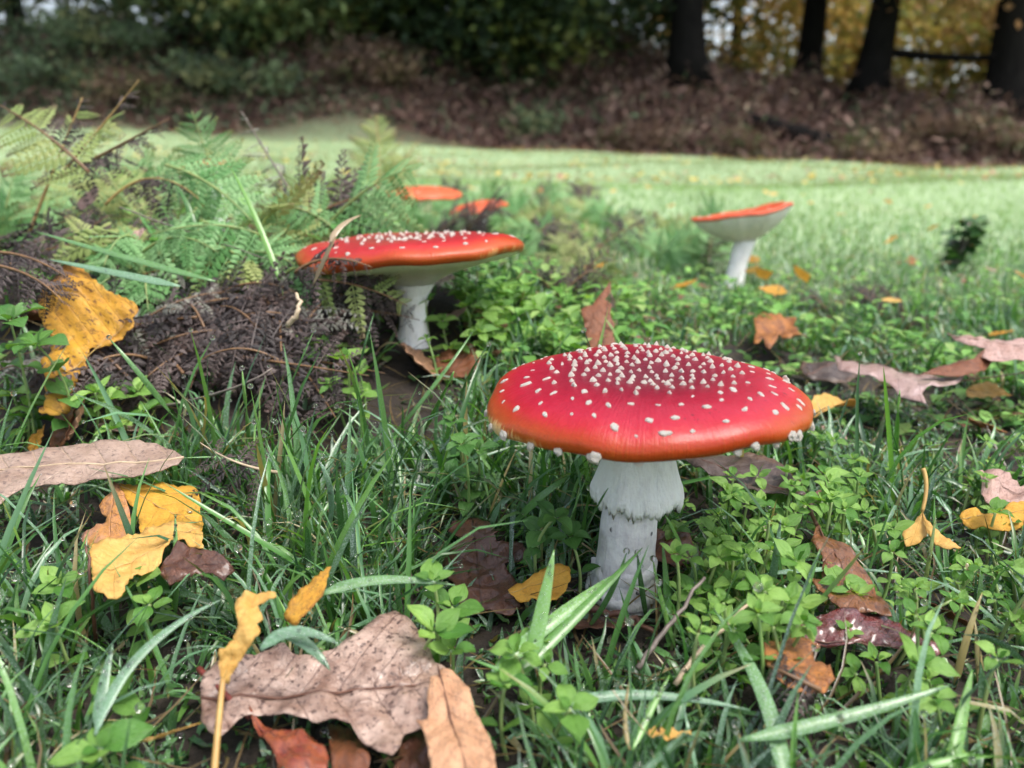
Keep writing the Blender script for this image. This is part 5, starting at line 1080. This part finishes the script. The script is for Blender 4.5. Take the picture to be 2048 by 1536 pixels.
BL = [
 ('broad pale green grass blade leaning toward the white stem beaded with dew', D(985, 1345, .188), D(1110, 1230, .198), D(1245, 1140, .215), .0040, g2, .8, False),
 ('second broad grass blade crossing under the pale one toward the stem', D(1000, 1380, .186), D(1120, 1270, .196), D(1285, 1095, .218), .0034, g1, .2, False),
 ('short upright bright grass blade in front of the yellow birch leaf', D(1060, 1330, .192), D(1085, 1220, .196), D(1108, 1100, .200), .0040, g2, .5, False),
 ('large arching grass blade running down past the dead fern tip', D(1570, 1580, .165), D(1560, 1390, .178), D(1428, 1218, .205), .0040, g1, .9, False),
 ('grey green dewy grass blade standing among chickweed', H(1530, 1270, .0), D(1545, 1160, .228), D(1562, 1038, .226), .0028, gd, 1.0, False),
 ('plain green grass blade beside the grey green dewy one', H(1570, 1330, .0), D(1590, 1240, .215), D(1640, 1098, .218), .0028, g1, .2, False),
 ('dark grass blade standing against the white stem', H(1295, 1240, .0), D(1283, 1180, .228), D(1275, 1108, .228), .0020, g3, .3, True),
 ('grass blade with a tan blotch beside the white stem', H(1338, 1300, .0), D(1338, 1200, .222), D(1325, 1085, .222), .0024, g1, .2, False),
 ('slender grass blade bowed to the white stem with a droplet', H(1352, 1300, .0), D(1318, 1190, .22), D(1306, 1120, .22), .0014, g2, .3, True),
 ('thin grass blade crossing the skirt of the white stem', H(1150, 1110, .0), D(1180, 1030, .222), D(1216, 976, .222), .0012, g3, .1, False),
 ('grass blade curving up from the white stem base', H(1170, 1260, .0), D(1225, 1200, .214), D(1253, 1105, .216), .0018, g1, .3, True),
 ('tall grass blade with droplet rising beside the chickweed mat', H(1385, 1170, .0), D(1370, 1090, .232), D(1330, 1030, .232), .0020, g2, .3, False),
 ('long dark green grass blade lying across the bracken', D(430, 562, .345), D(230, 510, .36), D(70, 462, .38), .0034, g1, .5, False),
 ('blue green grass blade lying just above the upright yellow leaf', D(360, 572, .335), D(230, 545, .34), D(95, 518, .35), .0040, gd, .8, False),
 ('bright grass blade slanting through the green bracken', D(560, 565, .38), D(520, 440, .385), D(462, 335, .40), .0030, g2, .2, False),
 ('dark grass blade folded down behind the bracken leaflets', D(390, 480, .42), D(385, 410, .42), D(350, 370, .43), .0034, g3, .1, False),
 ('grass blade leaning out of the turf with a droplet on its tip', H(385, 880, .0), D(300, 770, .285), D(218, 676, .295), .0026, g1, .4, True),
 ('straight grass blade in the turf with a bright droplet', H(500, 900, .0), D(492, 830, .278), D(484, 738, .285), .0020, g2, .4, True),
 ('fine upright grass blade with droplet before the bracken heap', H(540, 860, .0), D(585, 760, .29), D(627, 662, .30), .0012, g1, .3, True),
 ('dewy grass blade bending over among shorter turf', H(640, 1120, .0), D(690, 980, .235), D(632, 915, .24), .0024, gd, 1.0, False),
 ('pale dewy grass blade arching over shorter grass', D(190, 1470, .168), D(240, 1290, .18), D(440, 1200, .19), .0026, gd, 1.0, False),
 ('pale dewy grass blade standing beside the arching one', D(195, 1460, .17), D(200, 1380, .175), D(225, 1290, .18), .0028, gd, .9, False),
 ('grass blade standing up in front of the pale yellow leaf', H(350, 1240, .0), D(352, 1130, .222), D(350, 1028, .228), .0020, g2, .5, False),
 ('broad grass blade lying over the edge of the oak leaf', D(640, 1190, .20), D(740, 1140, .205), D(910, 1170, .205), .0030, g1, .8, False),
 ('dewy grass tip forked over the oak leaf', D(520, 1300, .18), D(580, 1230, .182), D(680, 1290, .18), .0030, gd, .9, False),
 ('dewy grass blade drooping over the oak leaf edge', D(560, 1260, .185), D(620, 1280, .182), D(660, 1340, .18), .0030, gd, .7, False),
 ('slim grass blade rising behind the big cap with droplet', H(920, 800, .0), D(940, 730, .30), D(978, 690, .30), .0018, g1, .4, True),
 ('broad grass blade leaning out from under the cap rim', H(1000, 1080, .0), D(1060, 1000, .24), D(1140, 950, .25), .0036, g1, .2, False),
 ('vivid grass blade before the red cap edge', H(850, 860, .0), D(890, 780, .285), D(908, 742, .288), .0032, g2, .2, False),
 ('grass blade reaching across behind the vivid one', H(760, 900, .0), D(860, 790, .29), D(948, 660, .32), .0020, g1, .3, False),
 ('tall grass blade beside the half hidden mushroom foot', H(700, 800, .0), D(720, 720, .31), D(748, 625, .325), .0014, g3, .3, False),
 ('narrow grass blade on the lawn beyond the dark arched leaf', H(1790, 920, .0), D(1795, 850, .285), D(1800, 780, .29), .0026, g2, .2, False),
 ('pale yellowish grass blade curving by the tent like leaf', H(1845, 1190, .0), D(1862, 1110, .245), D(1872, 1030, .25), .0014, (.25, .33, .08), .3, False),
 ('dewy grass blade lying across the speckled oak leaf', H(1520, 1150, .02), D(1660, 1128, .238), D(1800, 1146, .24), .0016, gd, .8, False),
 ('straw coloured grass blade upright among chickweed', H(1910, 1380, .0), D(1925, 1290, .205), D(1965, 1185, .21), .0022, (.48, .38, .18), .1, False),
 ('straw grass blade shorter beside the upright straw one', H(1955, 1370, .0), D(1958, 1310, .205), D(1950, 1240, .21), .0016, (.42, .34, .18), .1, False),
 ('bright grass blade near the straw coloured blades', D(1900, 1560, .168), D(1920, 1450, .175), D(1945, 1340, .18), .0030, g2, .3, False),
 ('long grass blade lying low across the turf', D(1480, 1480, .172), D(1700, 1440, .172), D(1900, 1370, .176), .0032, g1, .8, False),
 ('broad dewy grass blade arching in front of the mushroom foot', D(1090, 1420, .178), D(1250, 1360, .185), D(1500, 1420, .178), .0026, gd, .8, False),
 ('upright grass blade leaning beside the bent pale stem', D(1265, 1500, .172), D(1300, 1420, .178), D(1340, 1350, .185), .0016, g2, .3, False),
 ('bent pale stem of grass by the straw leaf scrap', D(1260, 1500, .172), D(1240, 1440, .175), D(1262, 1350, .18), .0010, (.40, .30, .12), .2, False),
]
for b in BL: blade_obj(b[0], b[1], b[2], b[3], b[4] * .92, b[5], GB, b[7], dew=b[6])
# dead strap leaf hooked in front of the half hidden mushroom
blade_obj('tan dead grass blade bent in front of the red cap', D(625, 572, .345), D(655, 500, .335), D(672, 470, .338), .0026, (.46, .33, .23), None, dew=.0)
blade_obj('tan bent end of dead grass blade above the red cap', D(660, 485, .337), D(675, 445, .34), D(722, 430, .35), .0028, (.55, .42, .32), None, dew=.0)
def stalk(label, pts, rad, mat):
    pts = [np.asarray(p, float) for p in pts]; c = bez(pts[0], pts[1], pts[2], 14); n = len(c)
    jit = np.array([[mnoise.noise(Vector((i * .6, k * 3.1, rad * 9e4))) for k in range(3)] for i in range(n)]) * rad * 1.2
    o = obj('dead_stalk', mesh_np('dead_stalk', *tube(c - pts[0] + jit, np.linspace(rad, rad * .55, n), 7)), mat); o.location = pts[0]; tag(o, label, 'stalk', 'dead stalks lying in the turf')
stalk('grey dead stalk leaning in grass beside the white stem', [D(1275, 1335, .205), D(1340, 1250, .21), D(1408, 1155, .218)], .0008, M_TWIG)
stalk('thin dark stalk slanting past the speckled oak leaf', [D(1585, 1410, .19), D(1640, 1290, .215), D(1705, 1140, .235)], .0004, M_TWIG)
stalk('yellowed stalk lying low in the grass', [D(1350, 1370, .195), D(1400, 1290, .2), D(1500, 1205, .21)], .0007, M_STRAW)
stalk('dark upright stalk before the pale yellow leaf', [H(190, 1290, .0), D(186, 1180, .215), D(172, 1090, .222)], .0006, M_PETB)
stalk('thin dry stem arching through the bracken', [D(240, 415, .40), D(420, 480, .39), D(540, 520, .385)], .0004, M_TWIG)
stalk('pale dry stem across the foot of the bracken heap', [H(280, 820, .004), D(480, 790, .3), D(545, 735, .31)], .0006, M_TWIG)
stalk('curled tan stem below the dead grass blade', [D(575, 650, .335), D(610, 620, .33), D(592, 585, .335)], .0012, M_STRAW)
stalk('red brown stalk on the chickweed at lawn edge', [D(1760, 775, .39), D(1930, 765, .39), D(2080, 740, .41)], .0005, M_PETB)
stalk('dark rotten twig at the foot of the white stem', [H(1180, 1215, .006), H(1240, 1228, .006), H(1310, 1262, .004)], .0012, M_PETB)

# ------------------------------------------------------------------ dew
def dew_drops():
    r = np.random.default_rng(31)
    def ico(sub):
        bm = bmesh.new(); bmesh.ops.create_icosphere(bm, subdivisions=sub, radius=1); bm.verts.ensure_lookup_table()
        v = np.array([x.co[:] for x in bm.verts]); f = np.array([[w.index for w in g.verts] for g in bm.faces]); bm.free(); return v, f
    C, S = [], []; Ct, St = [], []
    for bi, (P, nrm, dew, W) in enumerate(NEAR):
        n, s1 = P.shape[:2]
        big = bi > 0
        cnt = (50 if big else 5.5) * np.clip(dew - .15, 0, 1)
        k = r.poisson(cnt); idx = np.repeat(np.arange(n), k)
        if len(idx) == 0: continue
        y = P[idx, 0, 1]; keep = (y < .40) | big; idx = idx[keep]
        f = r.uniform(.25, .98, len(idx)) * (s1 - 1); i = np.minimum(f.astype(int), s1 - 2); u = (f - i)[:, None]
        p = P[idx, i] * (1 - u) + P[idx, i + 1] * u; nn = nrm[idx, i]; T = P[idx, i + 1] - P[idx, i]; T /= np.linalg.norm(T, axis=1)[:, None] + 1e-9
        sd = np.cross(nn, T); off = r.uniform(-.42, .42, len(idx)) * W[idx] * (1 - f / (s1 - 1) * .7)
        sg = np.where(nn[:, 2] < 0, -1.0, 1.0)[:, None]
        rad = np.minimum(r.lognormal(math.log(.00016), .45, len(idx)), .0005)
        C.append(p + sd * off[:, None] + nn * sg * rad[:, None] * .6); S.append(rad)
        if not big:
            up = (P[:, -1, 1] < .46) & (r.uniform(0, 1, n) < .13); 
            rr_ = r.uniform(.0005, .0011, up.sum()); Ct.append(P[up, -1] + np.array([0, 0, .3]) * rr_[:, None]); St.append(rr_)
    C = np.concatenate(C); S = np.concatenate(S); Ct = np.concatenate(Ct); St = np.concatenate(St)
    if len(C) > 22000:
        k = r.choice(len(C), 22000, False); C, S = C[k], S[k]
    parts = []
    for (cc, ss, sub) in ((C, S, 1), (Ct, St, 2)):
        v, f = ico(sub); V = (cc[:, None] + v[None] * ss[:, None, None]).reshape(-1, 3); F = ((np.arange(len(cc)) * len(v))[:, None, None] + f[None]).reshape(-1, 3); parts.append((V, [], F))
    V, q, t = cat_parts(parts)
    o = obj('dew', mesh_np('dew', V, None, t), M_DEW); tag(o, 'clear dew droplets beading the grass blades', 'dew', kind='stuff')
dew_drops()

# ------------------------------------------------------------------ small far leaves on the lawn
def lawn_leaves():
    r = random.Random(55); protos = []
    for i, (mt, kd) in enumerate(((F_YEL, 'birch'), (F_YELP, 'birch'), (F_RUST, 'beech'), (F_PINK, 'beech'), (F_ORG, 'birch'))):
        V, q, luv = leaf_grid(kd, 1.0, .15, .5, 0, .2, .02, 900 + i, 1.1, 12, 7); V = V - np.array([0, .5, 0]); me = mesh_np('fallen_leaf', V.reshape(-1, 3), q, luv=luv); me.materials.append(mt); protos.append(me)
    lab = ['yellow birch leaf lying loose on the lawn', 'pale yellow birch leaf lying loose on the lawn', 'rust brown leaf lying loose on the lawn', 'pinkish brown leaf lying loose on the lawn', 'orange leaf lying loose on the lawn']
    n = 0
    while n < 70:
        y = .55 * (6.0 / .55) ** r.random(); x = r.uniform(-.3, 1) * y * .66
        if x < .1 * y and y < 1.4: continue
        k = r.choices(range(5), (4, 4, 1.5, 2, .6))[0]; s = r.uniform(.012, .024)
        o = obj('fallen_leaf', protos[k]); o.location = (x, y, float(terr(x, y)) + r.uniform(.014, .026)); o.rotation_euler = (r.gauss(0, .3), r.gauss(0, .3), r.uniform(0, 6.28)); o.scale = (s, s, s)
        tag(o, lab[k], 'leaf', 'loose leaves scattered over the lawn'); n += 1
    rg = np.random.default_rng(56); n = 9000
    y = np.where(np.arange(n) < 5200, 2.5 * (13.0 / 2.5) ** rg.uniform(0, 1, n), 12.3 - np.abs(rg.normal(0, .7, n))); x = rg.uniform(-1, 1, n) * (y * .72); s = rg.uniform(.008, .018, n) * (1 + .5 * (y > 9)); z = terr(x, y) + rg.uniform(.02, .045, n); a = rg.uniform(0, 6.28, n)
    keep = rg.uniform(0, 1, n) < np.interp(y, [2.5, 10, 11.3, 12.2], [.30, .35, .7, 1.0]); x, y, s, z, a = (q[keep] for q in (x, y, s, z, a)); n = len(x)
    tp = np.array([(1, 0), (0, .7), (-1, 0), (0, -.7)]); V = np.stack([x[:, None] + s[:, None] * (tp[None, :, 0] * np.cos(a)[:, None] - tp[None, :, 1] * np.sin(a)[:, None]), y[:, None] + s[:, None] * (tp[None, :, 0] * np.sin(a)[:, None] + tp[None, :, 1] * np.cos(a)[:, None]), z[:, None] + s[:, None] * rg.uniform(-.5, .5, (n, 4))], -1).reshape(-1, 3)
    pal = np.array([[.55, .42, .10], [.60, .48, .20], [.30, .14, .07], [.36, .20, .13]]); k = rg.choice(4, n, p=[.4, .25, .2, .15]); k = np.where(y > 11, rg.choice([2, 3, 3], n), k)
    o = obj('leaf_litter', mesh_np('leaf_litter', V, np.arange(n * 4).reshape(-1, 4), col=np.repeat(pal[k] * rg.uniform(.6, 1.2, (n, 1)), 4, 0), smooth=False), M_LITTER); tag(o, 'fallen yellow and brown leaves strewn over the far meadow', 'leaf litter', kind='stuff')
lawn_leaves()

# ------------------------------------------------------------------ bank vegetation
def quads_from(c, sx, sy, rg, flat=0.0):
    n = len(c); a = rg.normal(0, 1, (n, 3)); a[:, 2] *= 1 - flat; a /= np.linalg.norm(a, axis=1)[:, None]; b = rg.normal(0, 1, (n, 3)); b = b - a * (a * b).sum(1)[:, None]; b /= np.linalg.norm(b, axis=1)[:, None]
    return np.stack([c - a * sx[:, None], c + b * sy[:, None], c + a * sx[:, None], c - b * sy[:, None]], 1).reshape(-1, 3)
def bank():
    rg = np.random.default_rng(61)
    n = 54000; y = rg.uniform(11.9, 17.5, n); x = rg.uniform(-1, 1, n) * (y * 1.0); z = terr(x, y) + np.abs(rg.normal(0, .16, n)) * np.clip((y - 11.8) / 1.2, .15, 1) * (.7 + .6 * (np.sin(x * 2.3) * np.sin(y * 2.1 + x) > 0))
    V = quads_from(np.stack([x, y, z], -1), rg.uniform(.05, .13, n), rg.uniform(.012, .035, n), rg)
    pal = np.array([[.20, .115, .09], [.14, .08, .066], [.30, .20, .155], [.085, .052, .046], [.11, .155, .08], [.33, .27, .18]])
    gl = np.clip((-x - 1.5) / 5, 0, 1.3) + .35 * (np.sin(x * 1.1 + 4) * np.sin(y * 1.7) > .5); k = rg.choice(6, n, p=[.28, .27, .16, .17, .05, .07]); k = np.where(rg.uniform(0, 1, n) < gl * .55, 4, k)
    o = obj('dead_bracken', mesh_np('dead_bracken', V, np.arange(n * 4).reshape(-1, 4), col=np.repeat(pal[k] * rg.uniform(.6, 1.25, (n, 1)), 4, 0), smooth=False), M_LITTER); tag(o, 'reddish brown dead bracken and leaves covering the wooded bank', 'bracken', kind='stuff')
bank()
def log():
    a, b = D(1490, 272, 12.9), D(1662, 296, 12.7); b[2] = terr(b[0], b[1]) + .12; a[2] = terr(a[0], a[1]) + .14
    root = empty('fallen_log', a, 'dark fallen log half sunk in bracken at the meadow edge', 'log'); n = 12; c = bez((0, 0, 0), (b - a) * .5 + np.array([0, 0, .03]), b - a, n)
    obj('trunk', mesh_np('trunk', *tube(c, np.linspace(.10, .16, n) * (1 + .1 * np.sin(np.arange(n) * 2.1)), 12)), M_BARK, root)
    obj('branch_stub', mesh_np('branch_stub', *tube(bez(c[4], c[4] + np.array([-.05, 0, .12]), c[4] + np.array([-.25, -.05, .2]), 6), np.linspace(.05, .02, 6), 8)), M_BARK, root)
log()

# ------------------------------------------------------------------ trees
def crown_mesh(seed, rx, rz, nclump, per, leaf, pal, ps, cl=.42, low=-1.0, shell=.45):
    rg = np.random.default_rng(seed); d = rg.normal(0, 1, (nclump, 3)); d /= np.linalg.norm(d, axis=1)[:, None]; rad = rg.uniform(shell, 1, nclump) ** .6
    c = d * rad[:, None] * np.array([rx, rx, rz]); c = c[c[:, 2] > low * rz]; m = len(c)
    k = np.repeat(np.arange(m), per); p = c[k] + rg.normal(0, 1, (m * per, 3)) * np.array([cl, cl, cl * .6]); n = len(p)
    V = quads_from(p, rg.uniform(.6, 1.3, n) * leaf, rg.uniform(.35, .8, n) * leaf, rg, .25)
    cb = np.array(pal)[rg.choice(len(pal), m, p=ps)][k] * rg.uniform(.7, 1.3, (n, 1))
    return mesh_np('crown', V, np.arange(n * 4).reshape(-1, 4), col=np.repeat(cb, 4, 0), smooth=False)
DG = [[.028, .050, .026], [.045, .075, .032], [.11, .14, .04], [.17, .18, .05]]; DGP = [.38, .32, .2, .1]
AM = [[.38, .33, .08], [.50, .35, .09], [.22, .25, .07], [.56, .34, .12]]; AMP = [.35, .25, .25, .15]
OR = [[.60, .35, .15], [.52, .37, .13], [.42, .25, .12], [.28, .27, .09]]; ORP = [.35, .25, .2, .2]
GR = [[.10, .15, .07], [.16, .21, .09], [.24, .24, .09], [.06, .10, .05]]; GRP = [.3, .3, .2, .2]
CROWNS = {}
def tree(label, x, y, h, r0, kind, rx, rz, cz, lean=(0, 0), limbs=(), group=None, name='broadleaf_tree', nclump=70, per=90, leaf=.085, low=-1.0, key=None, cl=.42):
    z0 = float(terr(x, y)); root = empty(name, (x, y, z0), label, 'tree', group)
    s = np.linspace(0, 1, 16); c = np.stack([lean[0] * s + .05 * np.sin(s * 7 + x), lean[1] * s + .04 * np.sin(s * 5), h * s - .15], -1)
    rad = r0 * (1 - .65 * s) * (1 + .7 * np.exp(-s * h / .35))
    parts = [tube(c, rad, 14)]
    trunk_o = obj('trunk', mesh_np('trunk', *parts[0]), M_BARK, root)
    rr_ = random.Random(int(x * 91 + y * 17))
    for l in limbs:
        pts = [np.asarray(p, float) - np.array([x, y, z0]) for p in l[:-1]]; obj('limb', mesh_np('limb', *tube(bez(pts[0], pts[1], pts[2], 12), np.linspace(l[-1], l[-1] * .35, 12), 10)), M_BARK, trunk_o)
    for k in range(5):
        i = 7 + k; a = rr_.uniform(0, 6.28); e = c[i] + np.array([math.cos(a) * rx * .6, math.sin(a) * rx * .6, rr_.uniform(.5, 1.6)]); obj('limb', mesh_np('limb', *tube(bez(c[i], (c[i] + e) / 2 + np.array([0, 0, .3]), e, 8), np.linspace(rad[i] * .55, .02, 8), 7)), M_BARK, trunk_o)
    pal, ps = {'dark': (DG, DGP), 'amber': (AM, AMP), 'orange': (OR, ORP), 'green': (GR, GRP)}[kind]
    kk = key or (kind, rx, rz, nclump, per, low)
    if kk not in CROWNS: CROWNS[kk] = crown_mesh(len(CROWNS) + 70, rx, rz, nclump, per, leaf, pal, ps, cl, low)
    o = obj('crown', CROWNS[kk], M_FOLI, root); o.location = (lean[0] * .8, lean[1] * .8, cz); o.rotation_euler = (0, 0, rr_.uniform(0, 6.28))
    return root
def tx(px, y): return (px - 1024) / FPX * (y * math.cos(PITCH) + .0) * 1.04
GT = 'trees along the wooded bank'
def shade_canopy(root, kind, cz, rx, off=(0, 0)):  # high crown out of frame, added to shade trunks and bank below
    kk = ('shade_canopy', kind)
    if kk not in CROWNS: CROWNS[kk] = crown_mesh(len(CROWNS) + 70, 3.4, 1.5, 90, 110, .12, *{'dark': (DG, DGP), 'amber': (AM, AMP), 'orange': (OR, ORP), 'green': (GR, GRP)}[kind], .5)
    o = obj('shade_crown', CROWNS[kk], M_FOLI, root); o.location = (off[0], off[1], cz); o.rotation_euler = (0, 0, rx)
def addtree(lab, px, y, h, r0, kind, rx, rz, cz, lean=(0, 0), nclump=70, per=90, leaf=.085, low=-1.0, limbs=(), name='broadleaf_tree', top=True, cl=.42):
    t = tree(lab, tx(px, y), y, h, r0, kind, rx, rz, cz, lean, limbs, GT, name, nclump, per, leaf, low, None, cl)
    if top and kind in ('dark', 'green'): shade_canopy(t, 'dark' if kind in ('dark', 'green') else 'amber', 6.0 + (px % 7) * .12, px * .37, (lean[0], -.9))
    return t
xc, yc = tx(1695, 15.3), 15.3; zc = float(terr(xc, yc))
addtree('thick dark trunked tree on the bank above the fallen log', 1352, 14.6, 7.5, .29, 'dark', 2.4, 1.5, 4.6)
addtree('slim shadowed tree behind the thick trunked one', 1580, 17.0, 8, .25, 'amber', 2.2, 1.7, 3.6)
addtree('leaning tree with long low limb and amber leaves on the bank', 1695, 15.3, 7.5, .28, 'amber', 1.7, 1.0, 2.9, (.55, 0), 30, limbs=[(np.array([xc + .12, yc, zc + .75]), np.array([xc + 1.3, 14.4, zc + .45]), np.array([xc + 2.5, 14.2, zc + .62]), .085), (np.array([xc + 1.5, 14.4, zc + .55]), np.array([xc + 2.1, 14.3, zc + .75]), np.array([xc + 2.7, 14.0, zc + 1.5]), .05)])
addtree('stout dark tree with rust coloured foliage at the bank end', 1950, 14.4, 7, .33, 'orange', 2.0, .85, 2.35, (.2, 0), 46, 80)
for (px, y, rx, rz, cz, lab) in ((500, 15.4, 1.9, 2.1, 1.9, 'dark evergreen tree with foliage sweeping to the bank'), (600, 14.3, 1.7, 1.8, 1.5, 'dense green yew like tree with lighter tips over the bank'), (800, 15.2, 2.2, 2.2, 1.7, 'blackish evergreen tree in the middle of the bank'),
      (985, 14.2, 1.5, 1.7, 1.5, 'round dark evergreen beside the thick trunked tree'), (1190, 16.8, 2.2, 2.2, 1.9, 'deep shaded evergreen behind the thick trunked tree')):
    addtree(lab, px, y, cz + rz * .8, .2, 'green' if px < 700 else 'dark', rx, rz, cz, nclump=130, per=100, name='evergreen_tree', low=-.9)
for (px, y, k, rx, rz, cz, nc, lab) in ((-150, 16.0, 'amber', 2.2, 1.9, 2.4, 38, 'golden leaved tree standing past the end of the evergreens'), (110, 17.6, 'green', 2.3, 1.9, 2.2, 40, 'grey green tree behind the golden leaved tree'), (300, 19.0, 'green', 2.2, 2.0, 2.4, 32, 'thin green tree with sky showing through its crown'),
      (1440, 20.5, 'amber', 2.5, 2.4, 2.4, 80, 'yellow green tree glimpsed past the thick trunk'), (1640, 23.0, 'amber', 2.8, 2.5, 2.6, 62, 'far yellow tree with gaps of bright sky'), (1830, 20.0, 'amber', 2.4, 2.3, 2.0, 80, 'yellow leaved tree behind the long low limb'), (2060, 18.0, 'amber', 2.3, 2.3, 1.9, 80, 'golden tree behind the stout dark tree'), (2300, 16.0, 'orange', 2.2, 2.2, 2.4, 60, 'rust coloured tree beyond the stout dark tree'),
      (1000, 21.0, 'dark', 3.0, 2.8, 2.6, 110, 'dark tree far back in the wood'), (650, 19.5, 'dark', 3.0, 2.8, 2.6, 110, 'dark wood tree behind the yew like tree'), (-420, 15.0, 'green', 2.3, 2.2, 2.2, 70, 'green tree past the golden leaved one')):
    addtree(lab, px, y, cz + rz * .8, .2, k, rx, rz, cz, nclump=nc, per=(55 if px < 400 else 85), leaf=.10, top=(y < 18))

# ------------------------------------------------------------------ low bushes on the bank
BP = {'dull': [[.14, .20, .11], [.20, .26, .14], [.09, .13, .08], [.26, .27, .13]], 'brown': [[.20, .13, .09], [.14, .09, .07], [.26, .19, .12], [.12, .13, .06]]}
def bush(label, px, y, r, h, kind, seed):
    x = tx(px, y); root = empty('bramble_bush', (x, y, float(terr(x, y))), label, 'bush', 'low bushes on the bank'); rg = np.random.default_rng(seed)
    me = crown_mesh(seed, r, h * .6, 26, 60, .05, BP[kind], [.3, .3, .2, .2], .16, -.2); o = obj('foliage', me, M_FOLI, root); o.location = (0, 0, h * .35)
    for k in range(5):
        a = rg.uniform(0, 6.28); e = np.array([math.cos(a) * r * .8, math.sin(a) * r * .8, h * rg.uniform(.5, .95)]); obj('stem', mesh_np('stem', *tube(bez((0, 0, -.03), e * np.array([.3, .3, .8]), e, 7), np.linspace(.012, .004, 7), 5)), M_BARK, root)
for i, (px, y, r, h, k, lab) in enumerate(((20, 13.2, .8, .7, 'dull', 'grey green bramble bush below the golden leaved tree'), (150, 12.9, .7, .55, 'dull', 'low green bramble beside the grey green bush'), (260, 13.6, .8, .7, 'dull', 'bramble bush under the thin green tree'), (330, 12.6, .6, .45, 'brown', 'browning bramble at the foot of the bank under the evergreens'),
     (430, 13.2, .7, .5, 'dull', 'green bramble before the sweeping evergreen'), (590, 12.8, .35, .3, 'dull', 'small green bush at the meadow edge before the yew like tree'), (760, 12.9, .6, .5, 'brown', 'brown bramble before the blackish evergreen'), (1060, 12.8, .3, .3, 'dull', 'small grey green bush at the meadow edge below the round evergreen'),
     (1270, 12.5, .5, .35, 'brown', 'pale brown bush below the thick trunk'), (1450, 12.4, .3, .2, 'brown', 'tiny brown bush beside the fallen log'), (1720, 12.6, .5, .4, 'brown', 'tawny bush just past the fallen log'), (1880, 13.0, .6, .45, 'brown', 'tawny bramble below the long low limb'), (2030, 12.5, .4, .3, 'brown', 'brown weed clump below the stout dark tree'))): bush(lab, px, y, r, h, k, 800 + i)
